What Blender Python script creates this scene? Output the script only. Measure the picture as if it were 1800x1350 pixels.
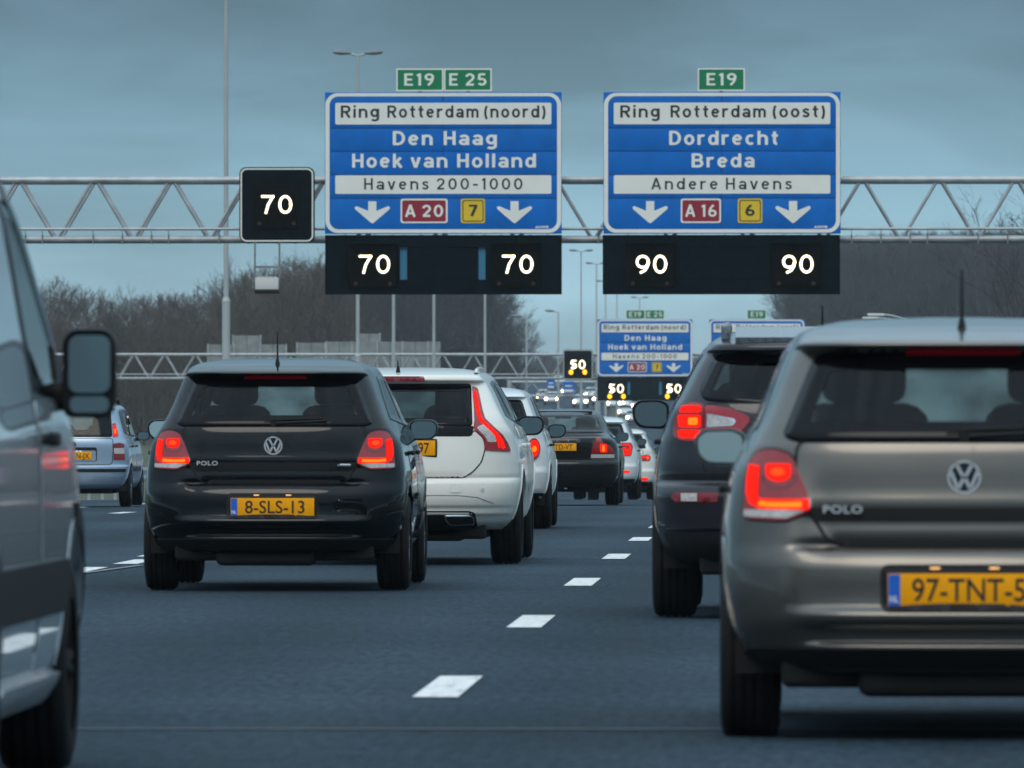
import bpy, bmesh, math, random
import numpy as np
from mathutils import Vector, Matrix

random.seed(7)
rng = np.random.default_rng(7)
scene = bpy.context.scene
for o in list(bpy.data.objects):
    bpy.data.objects.remove(o, do_unlink=True)
COL = scene.collection
R_ = math.radians

# ------------------------------------------------------------------ camera
cam_d = bpy.data.cameras.new('camera')
cam = bpy.data.objects.new('camera', cam_d)
COL.objects.link(cam)
cam.location = (0, 0, 1.12)
cam.rotation_euler = (R_(90.16), 0, R_(1.70))
cam_d.lens = 340
cam_d.sensor_width = 36
cam_d.clip_start = 0.5
cam_d.clip_end = 12000
cam_d.dof.use_dof = True
cam_d.dof.focus_distance = 92
cam_d.dof.aperture_fstop = 13
cam_d.dof.aperture_blades = 7
scene.camera = cam

# ------------------------------------------------------------------ sky, sun, exposure
SUN_EL, SUN_AZ = R_(48), R_(190)      # overcast dusk, the brighter half of the sky lies behind the camera
world = bpy.data.worlds.new('World')
scene.world = world
world.use_nodes = True
wn, wl = world.node_tree.nodes, world.node_tree.links
wn.clear()
w_out = wn.new('ShaderNodeOutputWorld')
w_bg = wn.new('ShaderNodeBackground')
w_bg.inputs['Strength'].default_value = 0.10
sky = wn.new('ShaderNodeTexSky')
sky.sky_type = 'NISHITA'
sky.sun_disc = False
sky.sun_elevation = SUN_EL
sky.sun_rotation = SUN_AZ
sky.air_density = 1.4
sky.dust_density = 3.0
sky.ozone_density = 2.0
tc = wn.new('ShaderNodeTexCoord')
sep = wn.new('ShaderNodeSeparateXYZ')
wl.new(tc.outputs['Generated'], sep.inputs[0])
ramp = wn.new('ShaderNodeValToRGB')          # the cloud deck: pale at the horizon, darker above, brightened overhead for reflections
els = ramp.color_ramp.elements
els[0].position = 0.0
els[0].color = (4.3, 6.5, 7.5, 1)
els[1].position = 1.0
els[1].color = (8.6, 11.4, 13.6, 1)
e = els.new(0.010); e.color = (3.7, 5.9, 6.9, 1)
e = els.new(0.024); e.color = (2.35, 4.25, 5.3, 1)
e = els.new(0.044); e.color = (1.1, 2.15, 2.95, 1)
e = els.new(0.14); e.color = (2.2, 3.7, 4.8, 1)
e = els.new(0.36); e.color = (5.2, 7.4, 9.0, 1)
e = els.new(0.6); e.color = (7.6, 10.2, 12.2, 1)
wl.new(sep.outputs['Z'], ramp.inputs['Fac'])
mp = wn.new('ShaderNodeMapping')
mp.inputs['Scale'].default_value = (15, 15, 52)
wl.new(tc.outputs['Generated'], mp.inputs['Vector'])
nz = wn.new('ShaderNodeTexNoise')
nz.inputs['Scale'].default_value = 1.3
nz.inputs['Detail'].default_value = 8
nz.inputs['Distortion'].default_value = 0.4
wl.new(mp.outputs['Vector'], nz.inputs['Vector'])
nr = wn.new('ShaderNodeMapRange')
nr.inputs['From Min'].default_value = 0.36
nr.inputs['From Max'].default_value = 0.64
nr.inputs['To Min'].default_value = 0.78
nr.inputs['To Max'].default_value = 1.22
wl.new(nz.outputs['Fac'], nr.inputs['Value'])
mul = wn.new('ShaderNodeVectorMath')
mul.operation = 'SCALE'
wl.new(ramp.outputs['Color'], mul.inputs[0])
wl.new(nr.outputs['Result'], mul.inputs['Scale'])
mixw = wn.new('ShaderNodeMix')
mixw.data_type = 'RGBA'
mixw.inputs['Factor'].default_value = 0.90
wl.new(sky.outputs['Color'], mixw.inputs[6])
wl.new(mul.outputs['Vector'], mixw.inputs[7])
wl.new(mixw.outputs[2], w_bg.inputs['Color'])
wl.new(w_bg.outputs['Background'], w_out.inputs['Surface'])

sun_d = bpy.data.lights.new('sun', 'SUN')
sun_d.energy = 1.1
sun_d.angle = R_(36)
sun_d.color = (1.0, 0.90, 0.76)
sun = bpy.data.objects.new('sun', sun_d)
COL.objects.link(sun)
sun.rotation_euler = (R_(90) - SUN_EL, 0, R_(180) - SUN_AZ + R_(0))
sun.location = (0, -50, 80)

scene.view_settings.view_transform = 'Standard'
scene.view_settings.look = 'None'
scene.view_settings.exposure = 0.0
scene.view_settings.gamma = 1.0
scene.view_settings.use_curve_mapping = False
scene.render.engine = 'CYCLES'
scene.cycles.use_denoising = True
scene.cycles.max_bounces = 8
scene.cycles.transparent_max_bounces = 16
scene.cycles.volume_bounces = 0
scene.cycles.sample_clamp_indirect = 6.0

# ------------------------------------------------------------------ materials
def mat(name, col=(0.5, 0.5, 0.5), rough=0.5, metal=0.0, coat=0.0, spec=0.5, var=0.0, vscale=8.0,
        bump=0.0, bscale=200.0, rvar=0.0, dirt=None, emit=None, estr=0.0):
    m = bpy.data.materials.new(name)
    m.use_nodes = True
    n, l = m.node_tree.nodes, m.node_tree.links
    b = n['Principled BSDF']
    b.inputs['Base Color'].default_value = (*col, 1)
    b.inputs['Roughness'].default_value = rough
    b.inputs['Metallic'].default_value = metal
    b.inputs['Coat Weight'].default_value = coat
    b.inputs['Coat Roughness'].default_value = 0.03
    b.inputs['Coat IOR'].default_value = 1.43
    b.inputs['Specular IOR Level'].default_value = spec
    t = n.new('ShaderNodeTexCoord')
    src = None
    if var or rvar:
        nt = n.new('ShaderNodeTexNoise')
        nt.inputs['Scale'].default_value = vscale
        nt.inputs['Detail'].default_value = 6
        l.new(t.outputs['Object'], nt.inputs['Vector'])
        if var:
            mr = n.new('ShaderNodeMapRange')
            mr.inputs['From Min'].default_value = 0.3
            mr.inputs['From Max'].default_value = 0.7
            mr.inputs['To Min'].default_value = 1 - var
            mr.inputs['To Max'].default_value = 1 + var
            l.new(nt.outputs['Fac'], mr.inputs['Value'])
            sc = n.new('ShaderNodeVectorMath'); sc.operation = 'SCALE'
            sc.inputs[0].default_value = col
            l.new(mr.outputs['Result'], sc.inputs['Scale'])
            src = sc.outputs['Vector']
            l.new(src, b.inputs['Base Color'])
        if rvar:
            mr2 = n.new('ShaderNodeMapRange')
            mr2.inputs['From Min'].default_value = 0.3
            mr2.inputs['From Max'].default_value = 0.7
            mr2.inputs['To Min'].default_value = max(0.02, rough - rvar)
            mr2.inputs['To Max'].default_value = rough + rvar
            l.new(nt.outputs['Fac'], mr2.inputs['Value'])
            l.new(mr2.outputs['Result'], b.inputs['Roughness'])
    if dirt:                     # road film: grey-brown splashes thinning out with height (object space z)
        dcol, z0, z1, amt = dirt
        sp = n.new('ShaderNodeSeparateXYZ'); l.new(t.outputs['Object'], sp.inputs[0])
        mr = n.new('ShaderNodeMapRange')
        mr.inputs['From Min'].default_value = z0; mr.inputs['From Max'].default_value = z1
        mr.inputs['To Min'].default_value = amt; mr.inputs['To Max'].default_value = 0.06
        l.new(sp.outputs['Z'], mr.inputs['Value'])
        nd = n.new('ShaderNodeTexNoise'); nd.inputs['Scale'].default_value = 14; nd.inputs['Detail'].default_value = 8
        nd.inputs['Roughness'].default_value = 0.7
        l.new(t.outputs['Object'], nd.inputs['Vector'])
        mm = n.new('ShaderNodeMath'); mm.operation = 'MULTIPLY'
        l.new(mr.outputs['Result'], mm.inputs[0]); l.new(nd.outputs['Fac'], mm.inputs[1])
        mx = n.new('ShaderNodeMix'); mx.data_type = 'RGBA'
        l.new(mm.outputs[0], mx.inputs['Factor'])
        mx.inputs[6].default_value = (*col, 1)
        if src: l.new(src, mx.inputs[6])
        mx.inputs[7].default_value = (*dcol, 1)
        l.new(mx.outputs[2], b.inputs['Base Color'])
        ma = n.new('ShaderNodeMath'); ma.operation = 'MULTIPLY_ADD'
        l.new(mm.outputs[0], ma.inputs[0]); ma.inputs[1].default_value = 0.6; ma.inputs[2].default_value = rough
        l.new(ma.outputs[0], b.inputs['Roughness'])
        mc = n.new('ShaderNodeMath'); mc.operation = 'MULTIPLY_ADD'
        l.new(mm.outputs[0], mc.inputs[0]); mc.inputs[1].default_value = -1.6 * coat; mc.inputs[2].default_value = coat
        mc.use_clamp = True
        l.new(mc.outputs[0], b.inputs['Coat Weight'])
        mcr = n.new('ShaderNodeMath'); mcr.operation = 'MULTIPLY_ADD'
        l.new(mm.outputs[0], mcr.inputs[0]); mcr.inputs[1].default_value = 0.5; mcr.inputs[2].default_value = 0.035
        l.new(mcr.outputs[0], b.inputs['Coat Roughness'])
    if bump:
        nb = n.new('ShaderNodeTexNoise'); nb.inputs['Scale'].default_value = bscale; nb.inputs['Detail'].default_value = 4
        l.new(t.outputs['Object'], nb.inputs['Vector'])
        bp = n.new('ShaderNodeBump'); bp.inputs['Strength'].default_value = bump; bp.inputs['Distance'].default_value = 0.02
        l.new(nb.outputs['Fac'], bp.inputs['Height'])
        l.new(bp.outputs['Normal'], b.inputs['Normal'])
    if emit:
        b.inputs['Emission Color'].default_value = (*emit, 1)
        b.inputs['Emission Strength'].default_value = estr
    return m

def glass_mat(name, tint, rough=0.02, ior=1.38, film=0.0):
    m = bpy.data.materials.new(name); m.use_nodes = True
    n, l = m.node_tree.nodes, m.node_tree.links
    n.clear()
    o = n.new('ShaderNodeOutputMaterial'); mx = n.new('ShaderNodeMixShader')
    tr = n.new('ShaderNodeBsdfTransparent'); tr.inputs['Color'].default_value = (*tint, 1)
    gl = n.new('ShaderNodeBsdfGlossy'); gl.inputs['Roughness'].default_value = rough
    fr = n.new('ShaderNodeFresnel'); fr.inputs['IOR'].default_value = ior
    l.new(fr.outputs[0], mx.inputs[0]); l.new(tr.outputs[0], mx.inputs[1]); l.new(gl.outputs[0], mx.inputs[2])
    out = mx.outputs[0]
    if film:                     # road grime on the windscreen scatters the daylight
        tl = n.new('ShaderNodeBsdfTranslucent'); tl.inputs['Color'].default_value = (0.75, 0.9, 0.88, 1)
        m2 = n.new('ShaderNodeMixShader'); nt = n.new('ShaderNodeTexNoise'); nt.inputs['Scale'].default_value = 5; nt.inputs['Detail'].default_value = 6
        t = n.new('ShaderNodeTexCoord'); l.new(t.outputs['Object'], nt.inputs['Vector'])
        mr = n.new('ShaderNodeMapRange'); mr.inputs['From Min'].default_value = .3; mr.inputs['From Max'].default_value = .7
        mr.inputs['To Min'].default_value = film * .5; mr.inputs['To Max'].default_value = film * 1.5; l.new(nt.outputs['Fac'], mr.inputs['Value'])
        l.new(mr.outputs['Result'], m2.inputs[0]); l.new(out, m2.inputs[1]); l.new(tl.outputs[0], m2.inputs[2]); out = m2.outputs[0]
    l.new(out, o.inputs['Surface'])
    return m

DIRT = (0.16, 0.15, 0.14)
M = {}
M['paint_black'] = mat('paint_black', (0.002, 0.003, 0.004), 0.3, 0.0, 1.0, spec=0.0)
M['paint_grey'] = mat('paint_grey', (0.120, 0.108, 0.096), 0.30, 0.80, 1.0, dirt=(DIRT, 0.2, 0.7, 0.06))
M['paint_white'] = mat('paint_white', (0.82, 0.785, 0.71), 0.28, 0.0, 0.8, dirt=((0.30, 0.27, 0.23), 0.25, 0.8, 0.55))
M['paint_white_two'] = mat('paint_white_two', (0.76, 0.76, 0.75), 0.28, 0.0, 0.8, dirt=((0.30, 0.27, 0.23), 0.25, 0.8, 0.5))
M['paint_plum'] = mat('paint_plum', (0.018, 0.016, 0.023), 0.30, 0.4, 1.0, spec=0.1, dirt=(DIRT, 0.3, 0.8, 0.08))
M['paint_blue'] = mat('paint_blue', (0.34, 0.44, 0.56), 0.30, 0.55, 0.8, dirt=(DIRT, 0.25, 0.9, 0.35))
M['paint_silver'] = mat('paint_silver', (0.60, 0.62, 0.63), 0.22, 0.15, 1.0, dirt=(DIRT, 0.25, 1.1, 0.25))
M['paint_charcoal'] = mat('paint_charcoal', (0.003, 0.003, 0.004), 0.28, 0.0, 1.0, spec=0.0, dirt=(DIRT, 0.25, 0.6, 0.06))
M['paint_van'] = mat('paint_van', (0.60, 0.64, 0.67), 0.22, 0.0, 1.0, var=0.04, vscale=3)
M['trim'] = mat('black_plastic', (0.008, 0.008, 0.009), 0.6, spec=0.3, var=0.08, vscale=9)
M['gap'] = mat('panel_gap', (0.003, 0.003, 0.003), 0.8)
M['frit'] = mat('black_glass', (0.002, 0.002, 0.003), 0.08, spec=0.22)
M['rubber'] = mat('tyre_rubber', (0.008, 0.008, 0.009), 0.8, spec=0.25, var=0.3, vscale=30, bump=0.25, bscale=120)
M['under'] = mat('underbody', (0.005, 0.005, 0.005), 0.9, var=0.4, vscale=12)
M['rim'] = mat('alloy_rim', (0.30, 0.31, 0.32), 0.35, 0.9, rvar=0.1)
M['chrome'] = mat('chrome', (0.75, 0.77, 0.78), 0.12, 1.0)
M['badge_silver'] = mat('badge_silver', (0.62, 0.64, 0.66), 0.25, 0.3, 0.8)
M['mirror'] = mat('mirror_glass', (0.15, 0.19, 0.20), 0.05, 1.0)
M['seat'] = mat('seat_fabric', (0.018, 0.019, 0.022), 0.9, var=0.3, vscale=30)
M['cabin'] = mat('cabin_lining', (0.02, 0.021, 0.023), 0.9)
M['glass'] = glass_mat('car_glass', (0.62, 0.74, 0.73))
M['screen'] = glass_mat('windscreen_glass', (0.78, 0.90, 0.89), film=0.15)
M['glass_dark'] = glass_mat('tinted_glass', (0.24, 0.34, 0.35))
M['lens'] = mat('red_lens', (0.22, 0.004, 0.006), 0.10, 0.0, 1.0, emit=(0.9, 0.002, 0.004), estr=0.05)
M['lens_faint_glow'] = mat('dark_red_lens', (0.16, 0.006, 0.012), 0.12, 0.0, 1.0, emit=(0.5, 0.0, 0.01), estr=0.05)  # faint red glow added to lenses whose lamps are off
M['lens_red'] = mat('faint_glow_red_lens', (0.30, 0.008, 0.02), 0.12, 0.0, 1.0, emit=(0.6, 0.0, 0.01), estr=0.06)  # same added glow, redder
M['mirror_sheen'] = mat('mirror_glass_sheen', (0.52, 0.58, 0.56), 0.06, 1.0)  # paler tint paints the brighter reflection into the left-hand mirrors
M['lens_clear'] = mat('clear_lens', (0.52, 0.48, 0.47), 0.12, 0.0, 1.0, var=0.25, vscale=60)
M['lit'] = mat('lit_red', (0.5, 0.004, 0.002), 0.4, spec=0.05, emit=(1.0, 0.013, 0.005), estr=1.15)
M['lit_core'] = mat('lit_orange', (0.5, 0.1, 0.01), 0.4, spec=0.05, emit=(1.0, 0.17, 0.006), estr=1.4)
M['lit_core_soft'] = mat('lit_red_orange', (0.5, 0.05, 0.01), 0.4, spec=0.05, emit=(1.0, 0.045, 0.006), estr=1.3)
M['wet_sheen_grey'] = mat('wet_sky_sheen', (0.16, 0.19, 0.22), 0.35, 0.3, 0.6, var=0.3, vscale=40, rvar=.15)  # pale grey carries the sky reflection of the wet spoiler top; rails share it
M['plate'] = mat('plate_yellow', (0.95, 0.38, 0.0), 0.45, spec=0.2, var=0.05, vscale=20)
M['plate_black'] = mat('plate_black', (0.010, 0.010, 0.010), 0.5)
M['plate_blue'] = mat('plate_blue', (0.01, 0.12, 0.55), 0.4)
M['plate_white'] = mat('plate_white', (0.75, 0.75, 0.75), 0.4)
M['badge_blue'] = mat('badge_dark', (0.012, 0.018, 0.03), 0.2)
M['lamp_warm'] = mat('plate_lamp', (0.9, 0.6, 0.3), 0.3, emit=(1.0, 0.42, 0.10), estr=0.9)
M['headlight'] = mat('headlight', (0.9, 0.85, 0.75), 0.2, emit=(1.0, 0.78, 0.46), estr=18)
M['sign_blue'] = mat('sign_blue', (0.0, 0.135, 0.50), 0.6, spec=0.2, var=0.12, vscale=1.6)
M['sign_white'] = mat('sign_white', (0.84, 0.82, 0.76), 0.5, var=0.04, vscale=1.5)
M['sign_green'] = mat('sign_green', (0.0, 0.20, 0.075), 0.45, var=0.06, vscale=3)
M['sign_red'] = mat('sign_red', (0.30, 0.012, 0.030), 0.45, var=0.05, vscale=3)
M['sign_yellow'] = mat('sign_yellow', (0.78, 0.52, 0.02), 0.45, var=0.05, vscale=3)
M['sign_black'] = mat('sign_black', (0.018, 0.022, 0.026), 0.5)
M['panel'] = mat('signal_board', (0.004, 0.009, 0.012), 0.9, spec=0.0, var=0.3, vscale=3)
M['module'] = mat('lamp_matrix', (0.006, 0.006, 0.005), 0.9, spec=0.0, var=0.3, vscale=9)
M['slot'] = mat('slot_blue', (0.04, 0.20, 0.34), 0.6)
M['digit'] = mat('lit_digit', (1, 0.9, 0.7), 0.4, emit=(1.0, 0.87, 0.62), estr=2.4)
M['amber'] = mat('lit_amber', (1, 0.5, 0.02), 0.4, emit=(1.0, 0.42, 0.005), estr=2.2)
M['amber_off'] = mat('dim_red_lamp', (0.02, 0.006, 0.005), 0.5)
M['galv'] = mat('galvanised', (0.40, 0.42, 0.43), 0.45, 0.35, var=0.22, vscale=3.0, rvar=0.1)
M['galv_dark'] = mat('galvanised_dull', (0.20, 0.21, 0.22), 0.55, 0.3, var=0.25, vscale=4.0)
M['pole'] = mat('lamp_post_paint', (0.42, 0.44, 0.44), 0.55, 0.1, var=0.12, vscale=0.8)
M['box_white'] = mat('detector_white', (0.62, 0.62, 0.60), 0.5)
M['noise_wall'] = mat('noise_screen', (0.22, 0.235, 0.23), 0.6, var=0.25, vscale=1.5)
M['line'] = mat('road_paint', (0.74, 0.73, 0.71), 0.7, spec=0.2, var=0.22, vscale=16)
def worn_paint():
    m = M['line']; n, l = m.node_tree.nodes, m.node_tree.links; b = n['Principled BSDF']
    src = b.inputs['Base Color'].links[0].from_socket; t = [q for q in n if q.type == 'TEX_COORD'][0]
    nt = n.new('ShaderNodeTexNoise'); nt.inputs['Scale'].default_value = 9; nt.inputs['Detail'].default_value = 9; nt.inputs['Roughness'].default_value = .72
    mpn = n.new('ShaderNodeMapping'); mpn.inputs['Scale'].default_value = (1.6, .5, 1); l.new(t.outputs['Object'], mpn.inputs['Vector']); l.new(mpn.outputs['Vector'], nt.inputs['Vector'])
    mr = n.new('ShaderNodeMapRange'); mr.inputs['From Min'].default_value = .36; mr.inputs['From Max'].default_value = .46
    mr.inputs['To Min'].default_value = .75; mr.inputs['To Max'].default_value = 0.0; l.new(nt.outputs['Fac'], mr.inputs['Value'])
    mx = n.new('ShaderNodeMix'); mx.data_type = 'RGBA'; l.new(mr.outputs['Result'], mx.inputs['Factor']); l.new(src, mx.inputs[6]); mx.inputs[7].default_value = (.10, .12, .13, 1)
    l.new(mx.outputs[2], b.inputs['Base Color'])
worn_paint()
M['tar'] = mat('tar_joint', (0.018, 0.018, 0.02), 0.5)
M['seal'] = mat('old_line', (0.20, 0.21, 0.22), 0.7, var=0.3, vscale=5)
M['bark'] = mat('bark', (0.060, 0.050, 0.043), 0.9, var=0.3, vscale=1.5)
M['twig'] = mat('twigs', (0.092, 0.070, 0.058), 0.95, var=0.35, vscale=0.25)
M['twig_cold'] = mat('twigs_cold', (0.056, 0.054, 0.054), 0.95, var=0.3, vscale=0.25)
M['dark_wood'] = mat('undergrowth', (0.068, 0.055, 0.046), 0.95, var=0.35, vscale=0.3)
M['blue_sign_far'] = M['sign_blue']
M['concrete'] = mat('concrete', (0.30, 0.30, 0.29), 0.8, var=0.15, vscale=0.6)

def asphalt_mat():
    m = bpy.data.materials.new('asphalt'); m.use_nodes = True
    n, l = m.node_tree.nodes, m.node_tree.links
    b = n['Principled BSDF']
    t = n.new('ShaderNodeTexCoord')
    def noise(scale, vec, detail=5, rgh=0.6):
        x = n.new('ShaderNodeTexNoise'); x.inputs['Scale'].default_value = scale; x.inputs['Detail'].default_value = detail
        x.inputs['Roughness'].default_value = rgh
        l.new(vec, x.inputs['Vector']); return x.outputs['Fac']
    fine = noise(90, t.outputs['Object'], 3, 0.8)
    mpn = n.new('ShaderNodeMapping'); mpn.inputs['Scale'].default_value = (1.6, 0.035, 1)
    l.new(t.outputs['Object'], mpn.inputs['Vector'])
    streak = noise(1.4, mpn.outputs['Vector'], 5)
    big = noise(0.25, t.outputs['Object'], 4)
    def mr(v, a, bb, f0=0.3, f1=0.7):
        x = n.new('ShaderNodeMapRange'); x.inputs['From Min'].default_value = f0; x.inputs['From Max'].default_value = f1
        x.inputs['To Min'].default_value = a; x.inputs['To Max'].default_value = bb
        l.new(v, x.inputs['Value']); return x.outputs['Result']
    def mulm(a, c):
        x = n.new('ShaderNodeMath'); x.operation = 'MULTIPLY'; l.new(a, x.inputs[0]); l.new(c, x.inputs[1]); return x.outputs[0]
    mpg = n.new('ShaderNodeMapping'); mpg.inputs['Scale'].default_value = (24, 2.6, 1)
    l.new(t.outputs['Object'], mpg.inputs['Vector'])
    grain = noise(1.0, mpg.outputs['Vector'], 4, 0.75)
    patch_ = noise(0.09, t.outputs['Object'], 3)
    sx = n.new('ShaderNodeSeparateXYZ'); l.new(t.outputs['Object'], sx.inputs[0])
    ph = n.new('ShaderNodeMath'); ph.operation = 'MULTIPLY_ADD'; ph.inputs[1].default_value = 2 * math.pi / 1.75; ph.inputs[2].default_value = 1.9
    l.new(sx.outputs['X'], ph.inputs[0])
    cs = n.new('ShaderNodeMath'); cs.operation = 'SINE'; l.new(ph.outputs[0], cs.inputs[0])      # polished wheel tracks
    k = mulm(mulm(mulm(mulm(mulm(mr(fine, 0.6, 1.45), mr(streak, 0.84, 1.16)), mr(big, 0.86, 1.14)), mr(grain, 0.50, 1.55)), mr(patch_, 0.78, 1.2)), mr(cs.outputs[0], 0.86, 1.14, -1, 1))
    sc = n.new('ShaderNodeVectorMath'); sc.operation = 'SCALE'; sc.inputs[0].default_value = (0.024, 0.041, 0.057)
    l.new(k, sc.inputs['Scale']); l.new(sc.outputs['Vector'], b.inputs['Base Color'])
    l.new(mr(streak, 0.70, 0.85), b.inputs['Roughness'])
    b.inputs['Specular IOR Level'].default_value = 0.10
    bp = n.new('ShaderNodeBump'); bp.inputs['Strength'].default_value = 0.5; bp.inputs['Distance'].default_value = 0.008
    l.new(fine, bp.inputs['Height']); l.new(bp.outputs['Normal'], b.inputs['Normal'])
    return m
M['asphalt'] = asphalt_mat()
M['grass'] = mat('winter_grass', (0.055, 0.062, 0.030), 0.95, var=0.4, vscale=0.4, bump=0.6, bscale=8)

# ------------------------------------------------------------------ small mesh kit
def tag(o, label=None, cat=None, group=None, kind=None):
    if label: o['label'] = label
    if cat: o['category'] = cat
    if group: o['group'] = group
    if kind: o['kind'] = kind
    return o

def empty(name, loc=(0, 0, 0), rz=0.0, parent=None):
    o = bpy.data.objects.new(name, None); COL.objects.link(o)
    o.location = loc; o.rotation_euler = (0, 0, rz)
    o.empty_display_size = 0.2
    if parent: o.parent = parent
    return o

def link_mesh(name, me, parent=None, loc=None, rot=None):
    o = bpy.data.objects.new(name, me); COL.objects.link(o)
    if parent: o.parent = parent
    if loc is not None: o.location = loc
    if rot is not None: o.rotation_euler = rot
    return o

class MB:
    def __init__(s): s.v = []; s.f = []; s.sm = []
    def add(s, vs, fs, smooth=False):
        b = len(s.v); s.v += [tuple(p) for p in vs]; s.f += [tuple(b + i for i in f) for f in fs]; s.sm += [smooth] * len(fs)
        return s
    def box(s, c, d, bevel=0.0):
        x, y, z = c; a, b, e = d[0] / 2, d[1] / 2, d[2] / 2
        if not bevel:
            vs = [(x + i * a, y + j * b, z + k * e) for i in (-1, 1) for j in (-1, 1) for k in (-1, 1)]
            return s.add(vs, [(0, 1, 3, 2), (4, 6, 7, 5), (0, 4, 5, 1), (2, 3, 7, 6), (0, 2, 6, 4), (1, 5, 7, 3)])
        bm = bmesh.new(); bmesh.ops.create_cube(bm, size=1)
        for v in bm.verts: v.co = Vector((v.co.x * d[0], v.co.y * d[1], v.co.z * d[2]))
        bmesh.ops.bevel(bm, geom=bm.edges[:], offset=bevel, segments=3, profile=0.5, affect='EDGES')
        bm.verts.index_update()
        s.add([(v.co.x + x, v.co.y + y, v.co.z + z) for v in bm.verts], [[v.index for v in f.verts] for f in bm.faces], True)
        bm.free(); return s
    def tube(s, p0, p1, r0, r1=None, n=10, caps=True):
        r1 = r0 if r1 is None else r1
        p0, p1 = Vector(p0), Vector(p1); d = (p1 - p0).normalized()
        u = d.orthogonal().normalized(); w = d.cross(u)
        vs = []
        for p, r in ((p0, r0), (p1, r1)):
            for k in range(n):
                a = 2 * math.pi * k / n
                vs.append(p + (u * math.cos(a) + w * math.sin(a)) * r)
        s.add(vs, [(k, (k + 1) % n, n + (k + 1) % n, n + k) for k in range(n)], True)
        if caps: s.add(vs, [tuple(range(n))[::-1], tuple(range(n, 2 * n))])
        return s
    def lathe_x(s, prof, n=36, cx=0.0):       # prof: (x, r) pairs, axis along x
        vs = []
        for (x, r) in prof:
            for k in range(n):
                a = 2 * math.pi * k / n
                vs.append((cx + x, r * math.cos(a), r * math.sin(a)))
        fs = []
        for i in range(len(prof) - 1):
            for k in range(n):
                fs.append((i * n + k, i * n + (k + 1) % n, (i + 1) * n + (k + 1) % n, (i + 1) * n + k))
        return s.add(vs, fs, True)
    def plate(s, poly, y0, y1):               # polygon in (x, z), extruded from y0 (front) to y1 (back)
        bm = bmesh.new()
        vs = [bm.verts.new((p[0], y0, p[1])) for p in poly]
        f = bm.faces.new(vs)
        r = bmesh.ops.triangulate(bm, faces=[f])
        bm.verts.index_update()
        tri = [[v.index for v in q.verts] for q in bm.faces]; bm.free()
        n = len(poly)
        s.add([(p[0], y0, p[1]) for p in poly], tri)
        if y1 != y0:
            b = [(p[0], y0, p[1]) for p in poly] + [(p[0], y1, p[1]) for p in poly]
            s.add(b, [(k, (k + 1) % n, n + (k + 1) % n, n + k) for k in range(n)])
            s.add([(p[0], y1, p[1]) for p in poly], [t[::-1] for t in tri])
        return s
    def fan(s, poly, c, y0, y1):              # star-shaped outline seen from point c
        n = len(poly)
        s.add([(p[0], y0, p[1]) for p in poly] + [(c[0], y0, c[1])], [(k, (k + 1) % n, n) for k in range(n)])
        return s.add([(p[0], y0, p[1]) for p in poly] + [(p[0], y1, p[1]) for p in poly], [(k, (k + 1) % n, n + (k + 1) % n, n + k) for k in range(n)])
    def ring(s, outer, inner, y):
        n = len(outer)
        return s.add([(p[0], y, p[1]) for p in outer] + [(p[0], y, p[1]) for p in inner],
                     [(k, (k + 1) % n, n + (k + 1) % n, n + k) for k in range(n)])
    def mesh(s, name, m):
        me = bpy.data.meshes.new(name); me.from_pydata(s.v, [], s.f)
        me.polygons.foreach_set('use_smooth', s.sm)
        me.materials.append(M[m] if isinstance(m, str) else m)
        me.update(); return me
    def build(s, name, m, parent=None, loc=None, rot=None):
        return link_mesh(name, s.mesh(name, m), parent, loc, rot)

def rrect(x0, x1, z0, z1, r, k=5):
    out = []
    for cx, cz, a0 in ((x1 - r, z0 + r, -90), (x1 - r, z1 - r, 0), (x0 + r, z1 - r, 90), (x0 + r, z0 + r, 180)):
        for i in range(k + 1):
            a = R_(a0 + 90 * i / k); out.append((cx + r * math.cos(a), cz + r * math.sin(a)))
    return out

def fillet(pts, r, k=4):
    out = []; n = len(pts)
    for i in range(n):
        p0, p, p1 = Vector(pts[i - 1]), Vector(pts[i]), Vector(pts[(i + 1) % n])
        a, b = (p0 - p), (p1 - p)
        d = min(r, a.length * 0.45, b.length * 0.45)
        A, B = p + a.normalized() * d, p + b.normalized() * d
        for j in range(k + 1):
            t = j / k
            q = A * (1 - t) ** 2 + p * 2 * t * (1 - t) + B * t ** 2
            out.append((q.x, q.y))
    return out

def stroke(pts, w):
    P = [Vector(p) for p in pts]; L = []; Rr = []
    for i, p in enumerate(P):
        d = (P[min(i + 1, len(P) - 1)] - P[max(i - 1, 0)]).normalized()
        nrm = Vector((-d.y, d.x))
        L.append(p + nrm * w / 2); Rr.append(p - nrm * w / 2)
    return [(q.x, q.y) for q in L + Rr[::-1]]

def arc(cx, cz, rx, rz, a0, a1, n=14):
    return [(cx + rx * math.cos(R_(a0 + (a1 - a0) * i / n)), cz + rz * math.sin(R_(a0 + (a1 - a0) * i / n))) for i in range(n + 1)]

def inset(pts, d):
    n = len(pts); P = [Vector(p) for p in pts]
    area = sum(P[i - 1].x * P[i].y - P[i].x * P[i - 1].y for i in range(n))
    sg = 1 if area > 0 else -1
    out = []
    for i in range(n):
        a, b = (P[i] - P[i - 1]), (P[(i + 1) % n] - P[i])
        if a.length < 1e-9: a = b
        if b.length < 1e-9: b = a
        na = Vector((-a.y, a.x)).normalized(); nb = Vector((-b.y, b.x)).normalized()
        m_ = (na + nb)
        m_ = m_.normalized() if m_.length > 1e-6 else na
        k = d / max(0.5, m_.dot(na))
        q = P[i] + m_ * k * sg
        out.append((q.x, q.y))
    return out

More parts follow.
